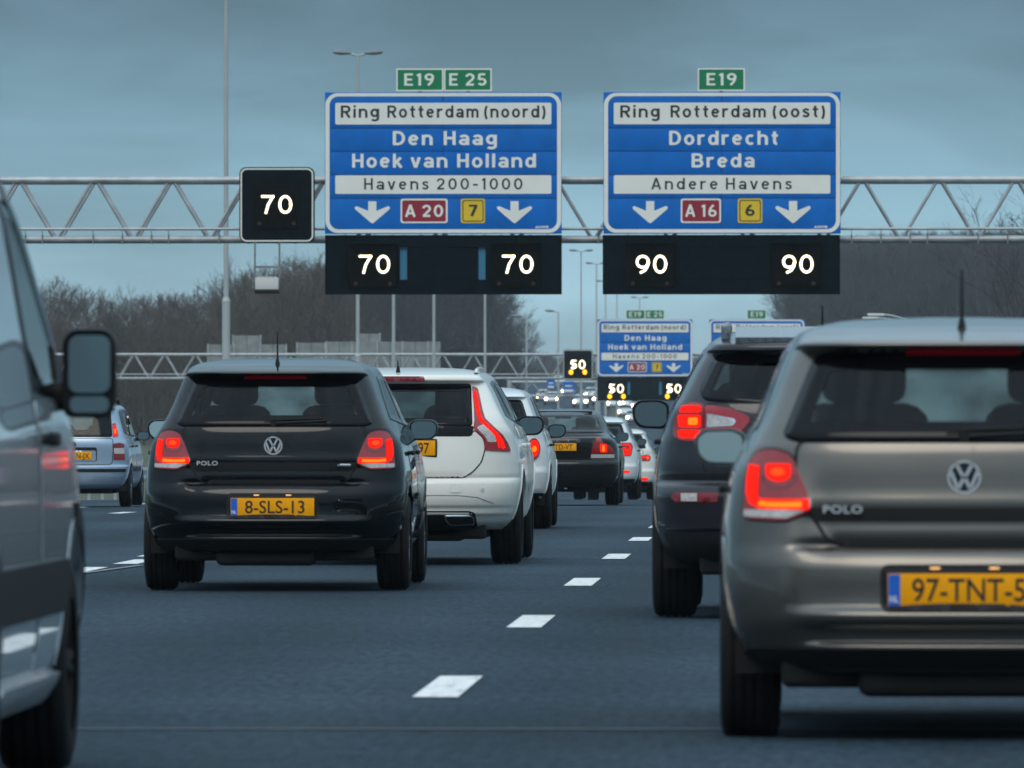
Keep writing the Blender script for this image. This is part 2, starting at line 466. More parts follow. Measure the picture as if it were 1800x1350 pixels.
def densify(pts, step):
    out = []; n = len(pts)
    for i in range(n):
        a, b = pts[i], pts[(i + 1) % n]
        k = max(1, int(math.hypot(b[0] - a[0], b[1] - a[1]) / step))
        for j in range(k):
            t = j / k; out.append((a[0] + (b[0] - a[0]) * t, a[1] + (b[1] - a[1]) * t))
    return out

def inside(p, poly):
    x, y = p; c = False; n = len(poly); j = n - 1
    for i in range(n):
        xi, yi = poly[i]; xj, yj = poly[j]
        if (yi > y) != (yj > y) and x < (xj - xi) * (y - yi) / (yj - yi) + xi: c = not c
        j = i
    return c

_txt = {}
def text_geo(s, bold, space=1.0):
    key = (s, bold, space)
    if key in _txt: return _txt[key]
    cu = bpy.data.curves.new('t', 'FONT'); cu.body = s; cu.size = 1; cu.offset = bold
    cu.space_character = space; cu.resolution_u = 4
    ob = bpy.data.objects.new('t', cu); COL.objects.link(ob)
    dg = bpy.context.evaluated_depsgraph_get()
    me = ob.evaluated_get(dg).to_mesh()
    vs = [(v.co.x, v.co.y) for v in me.vertices]; fs = [tuple(p.vertices) for p in me.polygons]
    ob.evaluated_get(dg).to_mesh_clear()
    bpy.data.objects.remove(ob); bpy.data.curves.remove(cu)
    _txt[key] = (vs, fs); return vs, fs

def lettering(s, x0, x1, zb, cap, y, m, parent, bold=0.02, space=1.0, name='lettering'):
    vs, fs = text_geo(s, bold, space)
    hv, _ = text_geo('H', bold, 1.0)
    h0, h1 = min(v[1] for v in hv), max(v[1] for v in hv)
    a, b = min(v[0] for v in vs), max(v[0] for v in vs)
    kx = (x1 - x0) / (b - a); kz = cap / (h1 - h0)
    mb = MB(); mb.add([(x0 + (v[0] - a) * kx, y, zb + (v[1] - h0) * kz) for v in vs], fs)
    return mb.build(name, m, parent)

def _el(cx, cy, rx, ry): return ('c', arc(cx, cy, rx, ry, 0, 345, 23))
def _ln(*p): return ('l', list(p))
def _ar(cx, cy, rx, ry, a0, a1): return ('l', arc(cx, cy, rx, ry, a0, a1, 14))
_arch = [(.08, .40)] + arc(.30, .45, .22, .215, 165, 0, 12) + [(.52, 0)]
ALPHA = {
 'R': (.66, [_ln((.08, 0), (.08, 1)), ('l', [(.08, .92), (.38, .92)] + arc(.38, .70, .20, .22, 90, -90, 12) + [(.08, .48)]), _ln((.34, .46), (.60, 0))]),
 'D': (.68, [_ln((.08, 0), (.08, 1)), ('l', [(.08, .92), (.28, .92)] + arc(.28, .5, .32, .42, 90, -90, 16) + [(.08, .08)])]),
 'H': (.66, [_ln((.08, 0), (.08, 1)), _ln((.58, 0), (.58, 1)), _ln((.08, .5), (.58, .5))]),
 'B': (.67, [_ln((.08, 0), (.08, 1)), ('l', [(.08, .92), (.36, .92)] + arc(.36, .715, .19, .205, 90, -90, 12) + [(.08, .51)]), ('l', [(.3, .51), (.38, .51)] + arc(.38, .295, .21, .215, 90, -90, 12) + [(.08, .08)])]),
 'A': (.72, [_ln((.07, 0), (.36, 1.0)), _ln((.36, 1.0), (.65, 0)), _ln((.17, .30), (.55, .30))]),
 'E': (.58, [_ln((.08, 0), (.08, 1)), _ln((.08, .92), (.55, .92)), _ln((.08, .5), (.49, .5)), _ln((.08, .08), (.55, .08))]),
 'i': (.17, [_ln((.085, 0), (.085, .74)), _ln((.085, .86), (.085, 1.02))]),
 'l': (.17, [_ln((.085, 0), (.085, 1))]),
 'n': (.60, [_ln((.08, 0), (.08, .74)), ('l', _arch)]),
 'h': (.60, [_ln((.08, 0), (.08, 1)), ('l', _arch)]),
 'm': (.90, [_ln((.08, 0), (.08, .74)), ('l', [(.08, .42)] + arc(.265, .475, .185, .19, 165, 0, 12) + [(.45, 0)]), ('l', [(.45, .42)] + arc(.635, .475, .185, .19, 165, 0, 12) + [(.82, 0)])]),
 'o': (.60, [_el(.30, .37, .22, .295)]),
 'd': (.60, [_el(.29, .37, .21, .295), _ln((.52, 0), (.52, 1))]),
 'g': (.60, [_el(.29, .40, .21, .265), ('l', [(.52, .74), (.52, -.06)] + arc(.30, -.06, .22, .16, 0, -150, 12)[1:])]),
 'a': (.57, [_ln((.49, 0), (.49, .50)), _ar(.285, .48, .205, .185, 0, 155), _el(.27, .225, .19, .145)]),
 'e': (.58, [_ar(.29, .37, .21, .295, 8, 318), _ln((.08, .39), (.50, .39))]),
 'c': (.52, [_ar(.29, .37, .21, .295, 48, 312)]),
 't': (.42, [('l', [(.20, .96), (.20, .22)] + arc(.345, .22, .145, .145, 180, 275, 8)[1:]), _ln((.03, .665), (.40, .665))]),
 'r': (.43, [_ln((.08, 0), (.08, .74)), ('l', [(.08, .40)] + arc(.30, .43, .22, .235, 165, 62, 10))]),
 'k': (.55, [_ln((.08, 0), (.08, 1)), _ln((.46, .72), (.10, .28)), _ln((.22, .42), (.50, 0))]),
 'v': (.56, [_ln((.06, .74), (.28, .0)), _ln((.28, .0), (.50, .74))]),
 's': (.50, [('l', [(.43, .56), (.38, .635), (.28, .665), (.17, .645), (.10, .575), (.115, .48), (.20, .42), (.32, .365), (.41, .30), (.425, .19), (.36, .105), (.25, .075), (.14, .10), (.07, .18)])]),
 '(': (.28, [_ar(.40, .42, .30, .68, 128, 232)]), ')': (.28, [_ar(-.12, .42, .30, .68, 52, -52)]),
 '-': (.42, [_ln((.03, .42), (.39, .42))]),
 '0': (.64, [_el(.32, .5, .24, .42)]),
 '1': (.30, [_ln((.20, 0), (.20, 1)), _ln((.20, .95), (.03, .80))]),
 '2': (.60, [('l', arc(.30, .68, .22, .24, 172, -35, 14) + [(.10, .10)]), _ln((.05, .08), (.56, .08))]),
 '5': (.58, [_ln((.50, .92), (.12, .92)), _ln((.13, .96), (.095, .48)), _ar(.28, .315, .22, .235, 140, -150)]),
 '6': (.60, [_el(.30, .295, .22, .215), ('l', [(.08, .30), (.10, .52), (.19, .74), (.38, .97)])]),
 '9': (.60, [_el(.30, .705, .22, .215), ('l', [(.52, .70), (.50, .48), (.41, .26), (.22, .03)])]),
 '7': (.56, [_ln((.03, .92), (.54, .92)), _ln((.50, .96), (.20, 0))]),
}
def road_letters(text, x0, x1, zb, cap, y, m, parent, wt=.165, gap=.20, name='lettering'):
    tot = sum(ALPHA[c][0] if c != ' ' else .06 for c in text) + gap * (len(text) - 1)
    kx = (x1 - x0) / tot; mb = MB(); x = 0.0; q = 0
    for ch in text:
        if ch == ' ': x += .06 + gap; continue
        for kind, pts in ALPHA[ch][1]:
            P = [Vector(p) for p in pts]; n = len(P); closed = kind == 'c'; V = []; dy = -.0007 * (q % 4); q += 1
            for i, p in enumerate(P):
                a = P[i - 1] if (i > 0 or closed) else p; b = P[(i + 1) % n] if (i < n - 1 or closed) else p
                d = (b - a).normalized(); nn = Vector((-d.y, d.x)) * wt / 2
                for e_ in (p + nn, p - nn): V.append((x0 + (x + e_.x) * kx, y + dy, zb + e_.y * cap))
            mb.add(V, [(2 * i, 2 * i + 1, 2 * ((i + 1) % n) + 1, 2 * ((i + 1) % n)) for i in range(n if closed else n - 1)])
        x += ALPHA[ch][0] + gap
    return mb.build(name, m, parent)

def pchip(tab):
    xs = np.array([t[0] for t in tab], float); ys = np.array([t[1] for t in tab], float)
    h = np.diff(xs); d = np.diff(ys) / h; m = np.zeros(len(xs))
    m[0], m[-1] = d[0], d[-1]
    for i in range(1, len(xs) - 1):
        if d[i - 1] * d[i] > 0:
            w1, w2 = 2 * h[i] + h[i - 1], h[i] + 2 * h[i - 1]
            m[i] = (w1 + w2) / (w1 / d[i - 1] + w2 / d[i])
    def f0(x):
        if x <= xs[0]: return float(ys[0])
        if x >= xs[-1]: return float(ys[-1])
        i = int(np.searchsorted(xs, x, side='right') - 1)
        t = (x - xs[i]) / h[i]
        return float(ys[i] * (1 + 2 * t) * (1 - t) ** 2 + h[i] * m[i] * t * (1 - t) ** 2 + ys[i + 1] * t * t * (3 - 2 * t) + h[i] * m[i + 1] * t * t * (t - 1))
    a, b, N = float(xs[0]), float(xs[-1]), 1500
    lut = [f0(a + (b - a) * k / N) for k in range(N + 1)] + [float(ys[-1])]
    kk = N / (b - a)
    def f(x):
        u = (x - a) * kk
        if u <= 0: return lut[0]
        if u >= N: return lut[N]
        i = int(u); return lut[i] + (lut[i + 1] - lut[i]) * (u - i)
    return f

# ------------------------------------------------------------------ the road's line: a crest, a dip, a rise; a slow bend to the left
def road_z(y):
    if y < 50: return 0.0
    if y < 237: return -3.2e-5 * (y - 50) ** 2
    d = y - 237
    if d < 353: return -1.119 - 0.01197 * d + 0.0114 / 706 * d * d
    d = y - 590
    if d < 500: return -3.33 + 0.0206 / 1000 * d * d
    d = y - 1090
    return 1.82 + 0.02 * d - (0.02 / 800) * d * d if d < 400 else 5.82
def road_x(y):
    x = 0.0 if y < 60 else -0.002 * (y - 60) ** 2 / y
    if y > 700: x -= (min(y, 2000) - 700) ** 2 / 60000 + max(0, y - 2000) * 0.0433
    return x

def ys_range(a, b):
    out = [a]
    while out[-1] < b:
        y = out[-1]; out.append(y + (20 if y < 0 else 5 if y < 300 else 12 if y < 1200 else 60))
    out[-1] = b
    return out

def strip(name, x0, x1, dz, y0, y1, m, kind=None, nx=2, parent=None):
    mb = MB(); Y = ys_range(y0, y1); vs = []
    for y in Y:
        for k in range(nx):
            x = x0 + (x1 - x0) * k / (nx - 1)
            vs.append((x + road_x(y), y, road_z(y) + dz))
    mb.add(vs, [(i * nx + k, i * nx + k + 1, (i + 1) * nx + k + 1, (i + 1) * nx + k) for i in range(len(Y) - 1) for k in range(nx - 1)])
    o = mb.build(name, m, parent)
    if kind: o['kind'] = kind
    return o

# terrain: one sheet to the horizon, with the wooded banks right and left
def ground_h(x, y):
    h = road_z(y) - 0.06
    rx = x - road_x(y)
    if rx < -33:
        h += min(1, (-33 - rx) / 25) ** 1 * 3.5 * min(1, max(0, (y - 350) / 200)) * (1 if y < 1500 else max(0, 1 - (y - 1500) / 800))
    if rx > 6.5:
        g = min(1, (rx - 6.5) / 16) * min(1, max(0, (y - 900) / 280))
        h += 8.5 * g * (1 if y < 1700 else max(0, 1 - (y - 1700) / 800))
    return h
xs = [-2500, -1200, -600, -300, -160, -100, -75, -58, -50, -42, -38, -33, -28, -16, -14, 4, 6.5, 9, 13, 18, 23, 30, 45, 70, 120, 250, 600, 1200, 2500]
Y = ys_range(-900, 1700) + [1900, 2200, 2600, 3200, 4000, 5200]
vs = []; fs = []
for y in Y:
    for x in xs:
        X = x + road_x(y)
        vs.append((X, y, ground_h(X, y)))
n = len(xs)
for i in range(len(Y) - 1):
    for k in range(n - 1): fs.append((i * n + k, i * n + k + 1, (i + 1) * n + k + 1, (i + 1) * n + k))
g = MB().add(vs, fs, True).build('ground', 'grass'); tag(g, kind='structure')

strip('road', -14.2, 5.6, 0.0, -880, 1600, 'asphalt', 'structure', 6)
strip('road_oncoming', -29.5, -16.6, 0.0, -880, 1600, 'asphalt', 'structure', 6)

# lane markings: each painted dash is a piece of the road
road = bpy.data.objects['road']
def dash(x, y0, y1, w=0.18, m='line', name='lane_dash', dz=0.005):
    n = max(1, int((y1 - y0) / 3)); vs = []
    for i in range(n + 1):
        y = y0 + (y1 - y0) * i / n
        for s_ in (-1, 1): vs.append((x + road_x(y) + s_ * w / 2, y, road_z(y) + dz))
    MB().add(vs, [(2 * i, 2 * i + 1, 2 * i + 3, 2 * i + 2) for i in range(n)]).build(name, m, road)
for k in range(26):
    yc = 39.2 + 12.15 * (k - 2)
    dash(-1.42, yc - 1.5, yc + 1.5)
for k in range(12): dash(-4.98 - (0.10 if k % 2 else 0), 40.6 + 4.0 * k - 1.2, 40.6 + 4.0 * k + 1.2)
for k in range(16): dash(-8.45, 24 + 12 * k, 27 + 12 * k)
for k in range(8): dash(-10.0, 118 + 14.5 * (k - 4), 121.5 + 14.5 * (k - 4))
dash(2.15, -200, 420, 0.2, name='edge_line')
dash(-13.5, -200, 420, 0.2, name='edge_line')
# an old line and a bridge joint crossing the near lanes
def flat(poly, m, name, dz):
    MB().add([(x + road_x(y), y, road_z(y) + dz) for x, y in poly], [tuple(range(len(poly)))]).build(name, m, road)
flat([(-5.06, 65.2), (-5.01, 65.2), (-4.78, 70.6), (-4.83, 70.6)], 'seal', 'old_line', 0.008)
flat([(-14, 33.75), (5.4, 33.95), (5.4, 34.07), (-14, 33.87)], 'tar', 'bridge_joint', 0.004)

# ------------------------------------------------------------------ cars
class Car:
    """Body = stack of plan-view rounded sections; every panel, lamp and pane is draped on that surface."""
    def __init__(s, name, W, Rr, F, CR, CF, paint, n=2.7, L=4.0, taper=None, Rs=None, ym=None):
        s.W, s.R, s.F, s.CRt, s.CFt = pchip(W), pchip(Rr), pchip(F), pchip(CR), pchip(CF)
        s.n = n; s.paint = paint; s.zt = sorted({t[0] for t in W} | {t[0] for t in Rr} | {t[0] for t in F})
        s.z0, s.z1 = s.zt[0], s.zt[-1]; s.L = L
        s.T = pchip(taper or [(0, .04), (s.z1 * .66, .05), (s.z1 * .82, .11), (s.z1, .12)]); s.ym = ym or L * .44
        s.Rs = pchip(Rs) if Rs else None
        s.root = empty(name)
        s.holes = []; s.arches = []
    def CR(s, z): return min(s.CRt(z), 0.46 * max(0.02, s.F(z) - s.R(z)))
    def CF(s, z): return min(s.CFt(z), 0.46 * max(0.02, s.F(z) - s.R(z)))
    def tap(s, y, z):
        return 1.0 if y >= s.ym else 1 - s.T(z) * ((s.ym - y) / s.ym) ** 2
    def Rx(s, u, z):
        if not s.Rs or u < .58: return s.R(z)
        t = min(1, (u - .58) / .2); t = t * t * (3 - 2 * t)
        return s.R(z) * (1 - t) + s.Rs(z) * t
    def rear(s, x, z):
        w = s.W(z); y = s.R(z); cr = s.CR(z)
        for _ in range(3):
            u = min(abs(x) / (w * s.tap(y, z)), 0.9985)
            y = s.Rx(u, z) + cr * (1 - (1 - u ** s.n) ** (1 / s.n))
        return y
    def front(s, x, z):
        u = min(abs(x) / s.W(z), 0.9985); return s.F(z) - s.CF(z) * (1 - (1 - u ** s.n) ** (1 / s.n))
    def side(s, y, z):
        w, r, f = s.W(z), s.R(z), s.F(z); a, b = r + s.CR(z), f - s.CF(z)
        w *= s.tap(y, z)
        if y < a: t = min(1, (a - y) / s.CR(z)); return w * max(0.0, 1 - t ** s.n) ** (1 / s.n)
        if y > b: t = min(1, (y - b) / s.CF(z)); return w * max(0.0, 1 - t ** s.n) ** (1 / s.n)
        return w
    def map(s, face, sg):
        if face == 'rear': return lambda u, v: Vector((u, s.rear(u, v), v))
        if face == 'front': return lambda u, v: Vector((-u, s.front(u, v), v))
        return lambda u, v: Vector((sg * s.side(u, v), sg * u if False else u, v))
    def patch(s, name, poly, m, off=0.004, face='rear', sg=1, parent=None, step=0.05, skirt=0.012, outer=None):
        fn = s.map(face, sg)
        bm = bmesh.new()
        f = bm.faces.new([bm.verts.new((p[0], 0, p[1])) for p in densify(poly, step)])
        bmesh.ops.triangulate(bm, faces=[f])
        us = [p[0] for p in poly]; zs = [p[1] for p in poly]
        for ax, (a, b) in ((0, (min(us), max(us))), (2, (min(zs), max(zs)))):
            k = math.ceil(a / step) * step
            while k < b:
                co = [0, 0, 0]; co[ax] = k; no = [0, 0, 0]; no[ax] = 1
                bmesh.ops.bisect_plane(bm, geom=bm.verts[:] + bm.edges[:] + bm.faces[:], plane_co=co, plane_no=no, dist=1e-5)
                k += step
        h = 0.004
        def place(u, v, o):
            p = fn(u, v); du = fn(u + h, v) - fn(u - h, v); dv = fn(u, v + h) - fn(u, v - h)
            nn = du.cross(dv)
            if face == 'side' and sg < 0: nn = -nn
            if nn.length < 1e-12: nn = Vector((0, -1, 0))
            nn.normalize(); return p + nn * o
        bm.verts.index_update()
        uv = [(v.co.x, v.co.z) for v in bm.verts]
        V = [place(u, v, off) for u, v in uv]
        Fc = [[v.index for v in f.verts] for f in bm.faces]
        S = [True] * len(Fc)
        if skirt:
            for e_ in bm.edges:
                if len(e_.link_faces) == 1:
                    i, j = e_.verts[0].index, e_.verts[1].index
                    b0 = len(V); V += [V[i], V[j], place(*uv[j], off - skirt), place(*uv[i], off - skirt)]
                    Fc.append([b0, b0 + 1, b0 + 2, b0 + 3]); S.append(False)
        bm.free()
        mb = MB(); mb.v = [tuple(p) for p in V]; mb.f = Fc; mb.sm = S
        return mb.build(name, m, parent or s.root)
    def frame(s, name, outer, inner, m, off=0.005, face='rear', sg=1, parent=None, sub=6):
        """ring between two outlines with the same number of corners"""
        fn = s.map(face, sg); n = len(outer); V = []; Fc = []; h = 0.004
        def place(u, v, o):
            p = fn(u, v); du = fn(u + h, v) - fn(u - h, v); dv = fn(u, v + h) - fn(u, v - h)
            nn = du.cross(dv)
            if face == 'side' and sg < 0: nn = -nn
            nn.normalize(); return p + nn * o
        O = []; I = []
        for i in range(n):
            for k in range(sub):
                t = k / sub
                O.append(Vector(outer[i]).lerp(Vector(outer[(i + 1) % n]), t)); I.append(Vector(inner[i]).lerp(Vector(inner[(i + 1) % n]), t))
        N = len(O); rows = [0, 0.5, 1]
        for t in rows:
            for a, b in zip(O, I):
                q = a.lerp(b, t); V.append(place(q.x, q.y, off))
        for a in O: V.append(place(a.x, a.y, off - 0.012))
        for r in range(2):
            for k in range(N): Fc.append((r * N + k, r * N + (k + 1) % N, (r + 1) * N + (k + 1) % N, (r + 1) * N + k))
        for k in range(N): Fc.append((3 * N + k, 3 * N + (k + 1) % N, (k + 1) % N, k))
        mb = MB(); mb.v = [tuple(p) for p in V]; mb.f = Fc; mb.sm = [True] * len(Fc)
        return mb.build(name, m, parent or s.root)
    def window(s, name, poly, face='rear', sg=1, border=0.05, m='glass', r=0.05, bm_='frit'):
        outer = densify(fillet(poly, r), .045); inner = inset(outer, border)
        s.holes.append((face, sg, inset(outer, border * 0.55)))
        w = s.patch(name, inset(outer, border * 0.8), m, 0.001, face, sg, skirt=0)
        s.frame('window_border', outer, inner, bm_, 0.003, face, sg, parent=w, sub=1)
        return w
    def body(s, na=44, ns=56, rows=64):
        zs = sorted(set(list(np.linspace(s.z0, s.z1, rows)) + s.zt))
        zz = [zs[0]]
        for z in zs[1:]:
            if z - zz[-1] > 0.002: zz.append(z)
        V = []; ring = None
        e_ = 2 / s.n
        for z in zz:
            w, r, f, cr, cf = s.W(z), s.R(z), s.F(z), s.CR(z), s.CF(z); L = []
            def sp(v): return math.copysign(abs(v) ** e_, v)
            for k in range(na):                                     # rear, left to right
                a = math.pi * (k / na - 0.5); L.append((w * sp(math.sin(a)), s.Rx(abs(math.sin(a)) ** e_, z) + cr * (1 - abs(math.cos(a)) ** e_), 'r'))
            for k in range(ns): t = k / ns; L.append((w, (r + cr) * (1 - t) + (f - cf) * t, 's'))
            for k in range(na):
                a = math.pi * (0.5 - k / na); L.append((w * sp(math.sin(a)), f - cf * (1 - abs(math.cos(a)) ** e_), 'f'))
            for k in range(ns): t = k / ns; L.append((-w, (f - cf) * (1 - t) + (r + cr) * t, 's'))
            ring = [q[2] for q in L]
            V += [(q[0] * s.tap(q[1], z), q[1], z) for q in L]
        n = len(ring); F = []
        for i in range(len(zz) - 1):
            for k in range(n):
                q = (i * n + k, i * n + (k + 1) % n, (i + 1) * n + (k + 1) % n, (i + 1) * n + k)
                c = [sum(V[j][d] for j in q) / 4 for d in range(3)]
                cut = False
                for face, sg, poly in s.holes:
                    if face == 'rear' and ring[k] == 'r' and inside((c[0], c[2]), poly): cut = True
                    elif face == 'front' and ring[k] == 'f' and inside((-c[0], c[2]), poly): cut = True
                    elif face == 'side' and c[0] * sg > 0.62 * s.W(c[2]) and inside((c[1], c[2]), poly): cut = True
                    if cut: break
                if not cut:
                    for (ya, za, ra) in s.arches:
                        if abs(c[0]) > 0.5 * s.W(c[2]) and (c[1] - ya) ** 2 + (c[2] - za) ** 2 < ra * ra: cut = True
                if not cut: F.append(q)
        b = (len(zz) - 1) * n
        F.append(tuple(b + k for k in range(n)))
        F.append(tuple(range(n))[::-1])
        mb = MB(); mb.v = V; mb.f = F; mb.sm = [True] * (len(F) - 2) + [True, False]
        return mb.build('body', s.paint, s.root)
    def wheels(s, ya, yb, r, track, wd=0.2, rim='rim', arch=0.06):
        for y in (ya, yb): s.arches.append((y, r + 0.01, r + arch))
        tp = [(-wd / 2, r * 0.62), (-wd * 0.52, r * 0.80), (-wd * 0.47, r * 0.94), (-wd * 0.36, r * 0.99)]
        for q in np.linspace(-0.27, 0.27, 4): tp += [(wd * (q - 0.045), r), (wd * (q - 0.035), r * 0.975), (wd * (q + 0.005), r * 0.975), (wd * (q + 0.015), r)]
        tp += [(wd * 0.36, r * 0.99), (wd * 0.47, r * 0.94), (wd * 0.52, r * 0.80), (wd / 2, r * 0.62)]
        tyre = MB().lathe_x(tp, 44).mesh('tyre', 'rubber')
        rm = MB().lathe_x([(-wd * .42, r * .63), (-wd * .40, r * .56), (wd * .36, r * .56), (wd * .46, r * .63)], 32)
        rm.lathe_x([(wd * .30, 0.0001), (wd * .34, r * .16), (wd * .26, r * .20)], 20)
        for k in range(5):
            a = 2 * math.pi * k / 5
            for da in (-0.13, 0.13):
                p0 = Vector((wd * .30, r * .12 * math.cos(a), r * .12 * math.sin(a))); p1 = Vector((wd * .38, r * .60 * math.cos(a + da), r * .60 * math.sin(a + da)))
                rm.tube(p0, p1, 0.028, 0.02, 6)
        rm.lathe_x([(wd * .10, 0.0001), (wd * .10, r * .45), (wd * .02, r * .45)], 24)
        rme = rm.mesh('rim', rim)
        for y in (ya, yb):
            for sg in (-1, 1):
                wl_ = empty('wheel', (sg * (track / 2), y, r), 0 if sg > 0 else math.pi, s.root)
                link_mesh('tyre', tyre, wl_); link_mesh('rim', rme, wl_)
        for y in (ya, yb):                       # dark wheel housings
            for sg in (-1, 1):
                mb = MB(); vs = []; k_ = 18; ra = r + arch + 0.005
                for xx in (sg * (track / 2 - wd * .75), sg * (track / 2 + wd * .25)):
                    for k in range(k_ + 1):
                        a = R_(-12 + 204 * k / k_); vs.append((xx, y + ra * math.cos(a), r + 0.01 + ra * math.sin(a)))
                mb.add(vs, [(k, k + 1, k_ + 2 + k, k_ + 1 + k) for k in range(k_)], True)
                mb.add(vs[:k_ + 1], [tuple(range(k_ + 1))])
                mb.build('wheel_housing', 'under', s.root)
        for y in (ya, yb):
            for sg in (-1, 1):
                ra = r + arch
                pts = [(y + (ra + 0.008) * math.cos(R_(a)), r + 0.01 + (ra + 0.008) * math.sin(R_(a))) for a in np.linspace(0, 180, 26)]
                pts = [p for p in pts if p[1] > s.z0 + 0.012]
                s.patch('arch_lip', stroke(pts, 0.035), s.paint, 0.006, 'side', sg, step=0.2, skirt=0.05)
    def cabin(s, y0, y1, zf, zb, ztop, hw, seats=True, front_y=None, head=0.0, shelf=True):
        mb = MB(); 
        mb.box((0, (y0 + y1) / 2, zf), (hw * 2, y1 - y0, 0.02))
        for sg in (-1, 1): mb.box((sg * hw, (y0 + y1) / 2, (zf + zb) / 2), (0.02, y1 - y0, zb - zf))
        mb.box((0, y0, (zf + zb) / 2), (hw * 2, 0.02, zb - zf)); mb.box((0, y1, (zf + zb) / 2), (hw * 2, 0.02, zb - zf))
        mb.box((0, y1 - 0.18, zb - 0.02), (hw * 1.9, 0.36, 0.10), 0.03)                  # dashboard
        mb.box((0, (y0 + y1) / 2 - 0.25, ztop), (hw * 1.45, (y1 - y0) * 0.34, 0.02))     # roof lining
        if shelf: mb.box((0, y0 + 0.22, zb + 0.01), (hw * 1.85, 0.36, 0.02))
        mb.build('cabin', 'cabin', s.root)
        if not seats: return
        fy = front_y or (y0 + y1) / 2 + 0.05
        for x in (-hw * .55, hw * .55):
            sb = MB().box((x, fy, zf + 0.48), (0.47, 0.15, 0.76), 0.09).box((x, fy + .28, zf + .2), (0.48, 0.5, 0.16), 0.05)
            so = sb.build('seat', 'seat', s.root)
            MB().box((x, fy - 0.01, zf + 0.90 + head), (0.30, 0.11, 0.20), 0.05).tube((x - .06, fy, zf + .75), (x - .06, fy, zf + .88), .008).tube((x + .06, fy, zf + .75), (x + .06, fy, zf + .88), .008).build('headrest', 'seat', so)
        ry = y0 + 0.55
        bo = MB().box((0, ry, zf + 0.36), (hw * 1.85, 0.14, 0.56), 0.05).build('rear_bench', 'seat', s.root)
        for x in (-hw * .55, hw * .55): MB().box((x, ry, zf + 0.70), (0.25, 0.09, 0.14), 0.04).build('headrest', 'seat', bo)
        MB().box((0.0, y1 - 0.55, ztop - 0.07), (0.24, 0.03, 0.07), 0.012).tube((0, y1 - .53, ztop - .04), (0, y1 - .46, ztop), .01).build('inside_mirror', 'trim', s.root)
        sw = MB(); c = Vector((-hw * .55, y1 - .42, zb - .02)); pr = None; N = 20
        for k in range(N + 1):
            a = 2 * math.pi * k / N; p = c + Vector((.18 * math.cos(a), .07 * math.sin(a), .17 * math.sin(a)))
            if pr: sw.tube(pr, p, .014, n=6, caps=False)
            pr = p
        sw.tube(c, c + Vector((0, .12, -.05)), .03, n=8)
        sw.build('steering_wheel', 'trim', s.root)
    def mirrors(s, y, z, x, w=0.20, h=0.13, paint=None, glass='mirror'):
        for sg in (-1, 1):
            oc = [(x + .02, z - h * .30), (x + .05, z - h * .48), (x + w * .8, z - h * .45), (x + w * .97, z - h * .2), (x + w, z + h * .25), (x + w * .85, z + h * .48), (x + w * .3, z + h * .5), (x + .02, z + h * .35)]
            o = fillet(oc, 0.03)
            o = [(sg * p[0], p[1]) for p in o]
            cx = sum(p[0] for p in o) / len(o); cz = sum(p[1] for p in o) / len(o)
            V = []; lv = [(0.0, 1.0), (0.02, 1.03), (0.06, 1.0), (0.10, .82), (0.125, .45)]
            for dy, k in lv: V += [(cx + (p[0] - cx) * k, y + dy, cz + (p[1] - cz) * k) for p in o]
            N = len(o)
            mb = MB().add(V, [(i * N + k, i * N + (k + 1) % N, (i + 1) * N + (k + 1) % N, (i + 1) * N + k) for i in range(len(lv) - 1) for k in range(N)], True)
            mb.add([(p[0], y + 0.016, p[1]) for p in o], [tuple(range(N))])
            mb.add(V[-N:], [tuple(range(N))])
            mb.tube((sg * (x - .06), y + .06, z - h * .42), (sg * (x + .06), y + .06, z - h * .28), .028, n=8)
            mo = mb.build('door_mirror', paint or 'trim', s.root)
            gi = [(cx + (p[0] - cx) * .88, cz + (p[1] - cz) * .86) for p in o]
            MB().add([(p[0], y + 0.002 + .075 * (p[1] - cz), p[1]) for p in gi], [tuple(range(N))]).build('mirror_glass', ('mirror_sheen' if sg < 0 else 'mirror') if glass == 'pale' else glass, mo)
    def doors(s, spans, z0, z1, hz, paint=None, handle='trim'):
        for sg in (-1, 1):
            for (a, b) in spans:
                d = s.patch('door', fillet([(a, z0), (b, z0), (b, z1 - .01), (a, z1)], .05), paint or s.paint, 0.003, 'side', sg, step=0.12, skirt=0.006)
                x = s.side(a + .14, hz)
                MB().box((sg * (x + .022), a + .16, hz), (.022, .17, .028), .008).tube((sg * (x - .01), a + .09, hz), (sg * (x + .02), a + .09, hz), .012, n=6).tube((sg * (x - .01), a + .23, hz), (sg * (x + .02), a + .23, hz), .012, n=6).build('handle', handle, d)
    def plate(s, z, text, x0=None, x1=None, y=None, cx=0.0, m='plate', strip_=True, hold=True, tilt=0):
        y = (s.rear(0, z) - 0.012) if y is None else y
        if hold: MB().box((cx, y + .012, z), (.545, .02, .135), .006).build('plate_holder', 'trim', s.root)
        p = MB().box((cx, y - .003, z), (.52, .008, .11), .002).build('number_plate', m, s.root)
        if strip_:
            MB().box((cx - .238, y - .0045, z), (.040, .008, .106)).build('country_strip', 'plate_blue', p)
            lettering('NL', cx - .254, cx - .224, z - .042, .022, y - .0095, 'plate_white', p, .02)
        if text: lettering(text, cx + x0, cx + x1, z - .0385, .077, y - .0085, 'plate_black', p, .008)
        return p
    def letters(s, text, x0, x1, zb, cap, m, parent, off=.009, bold=.02, space=1.0, zfix=None):
        o = lettering(text, x0, x1, zb, cap, 0, m, parent, bold, space)
        for v in o.data.vertices: v.co.y = s.rear(v.co.x, zfix or v.co.z) - off
        return o
    def antenna(s, y, z, h, lean=0.0):
        MB().tube((0, y, z - .015), (0, y + lean * .15, z + .03), .018, .009, 10).tube((0, y + lean * .1, z + .02), (0, y + lean, z + h), .0065, .004, 6).build('antenna', 'trim', s.root)
    def mirror_poly(s, p): return [(-x, z) for x, z in p]
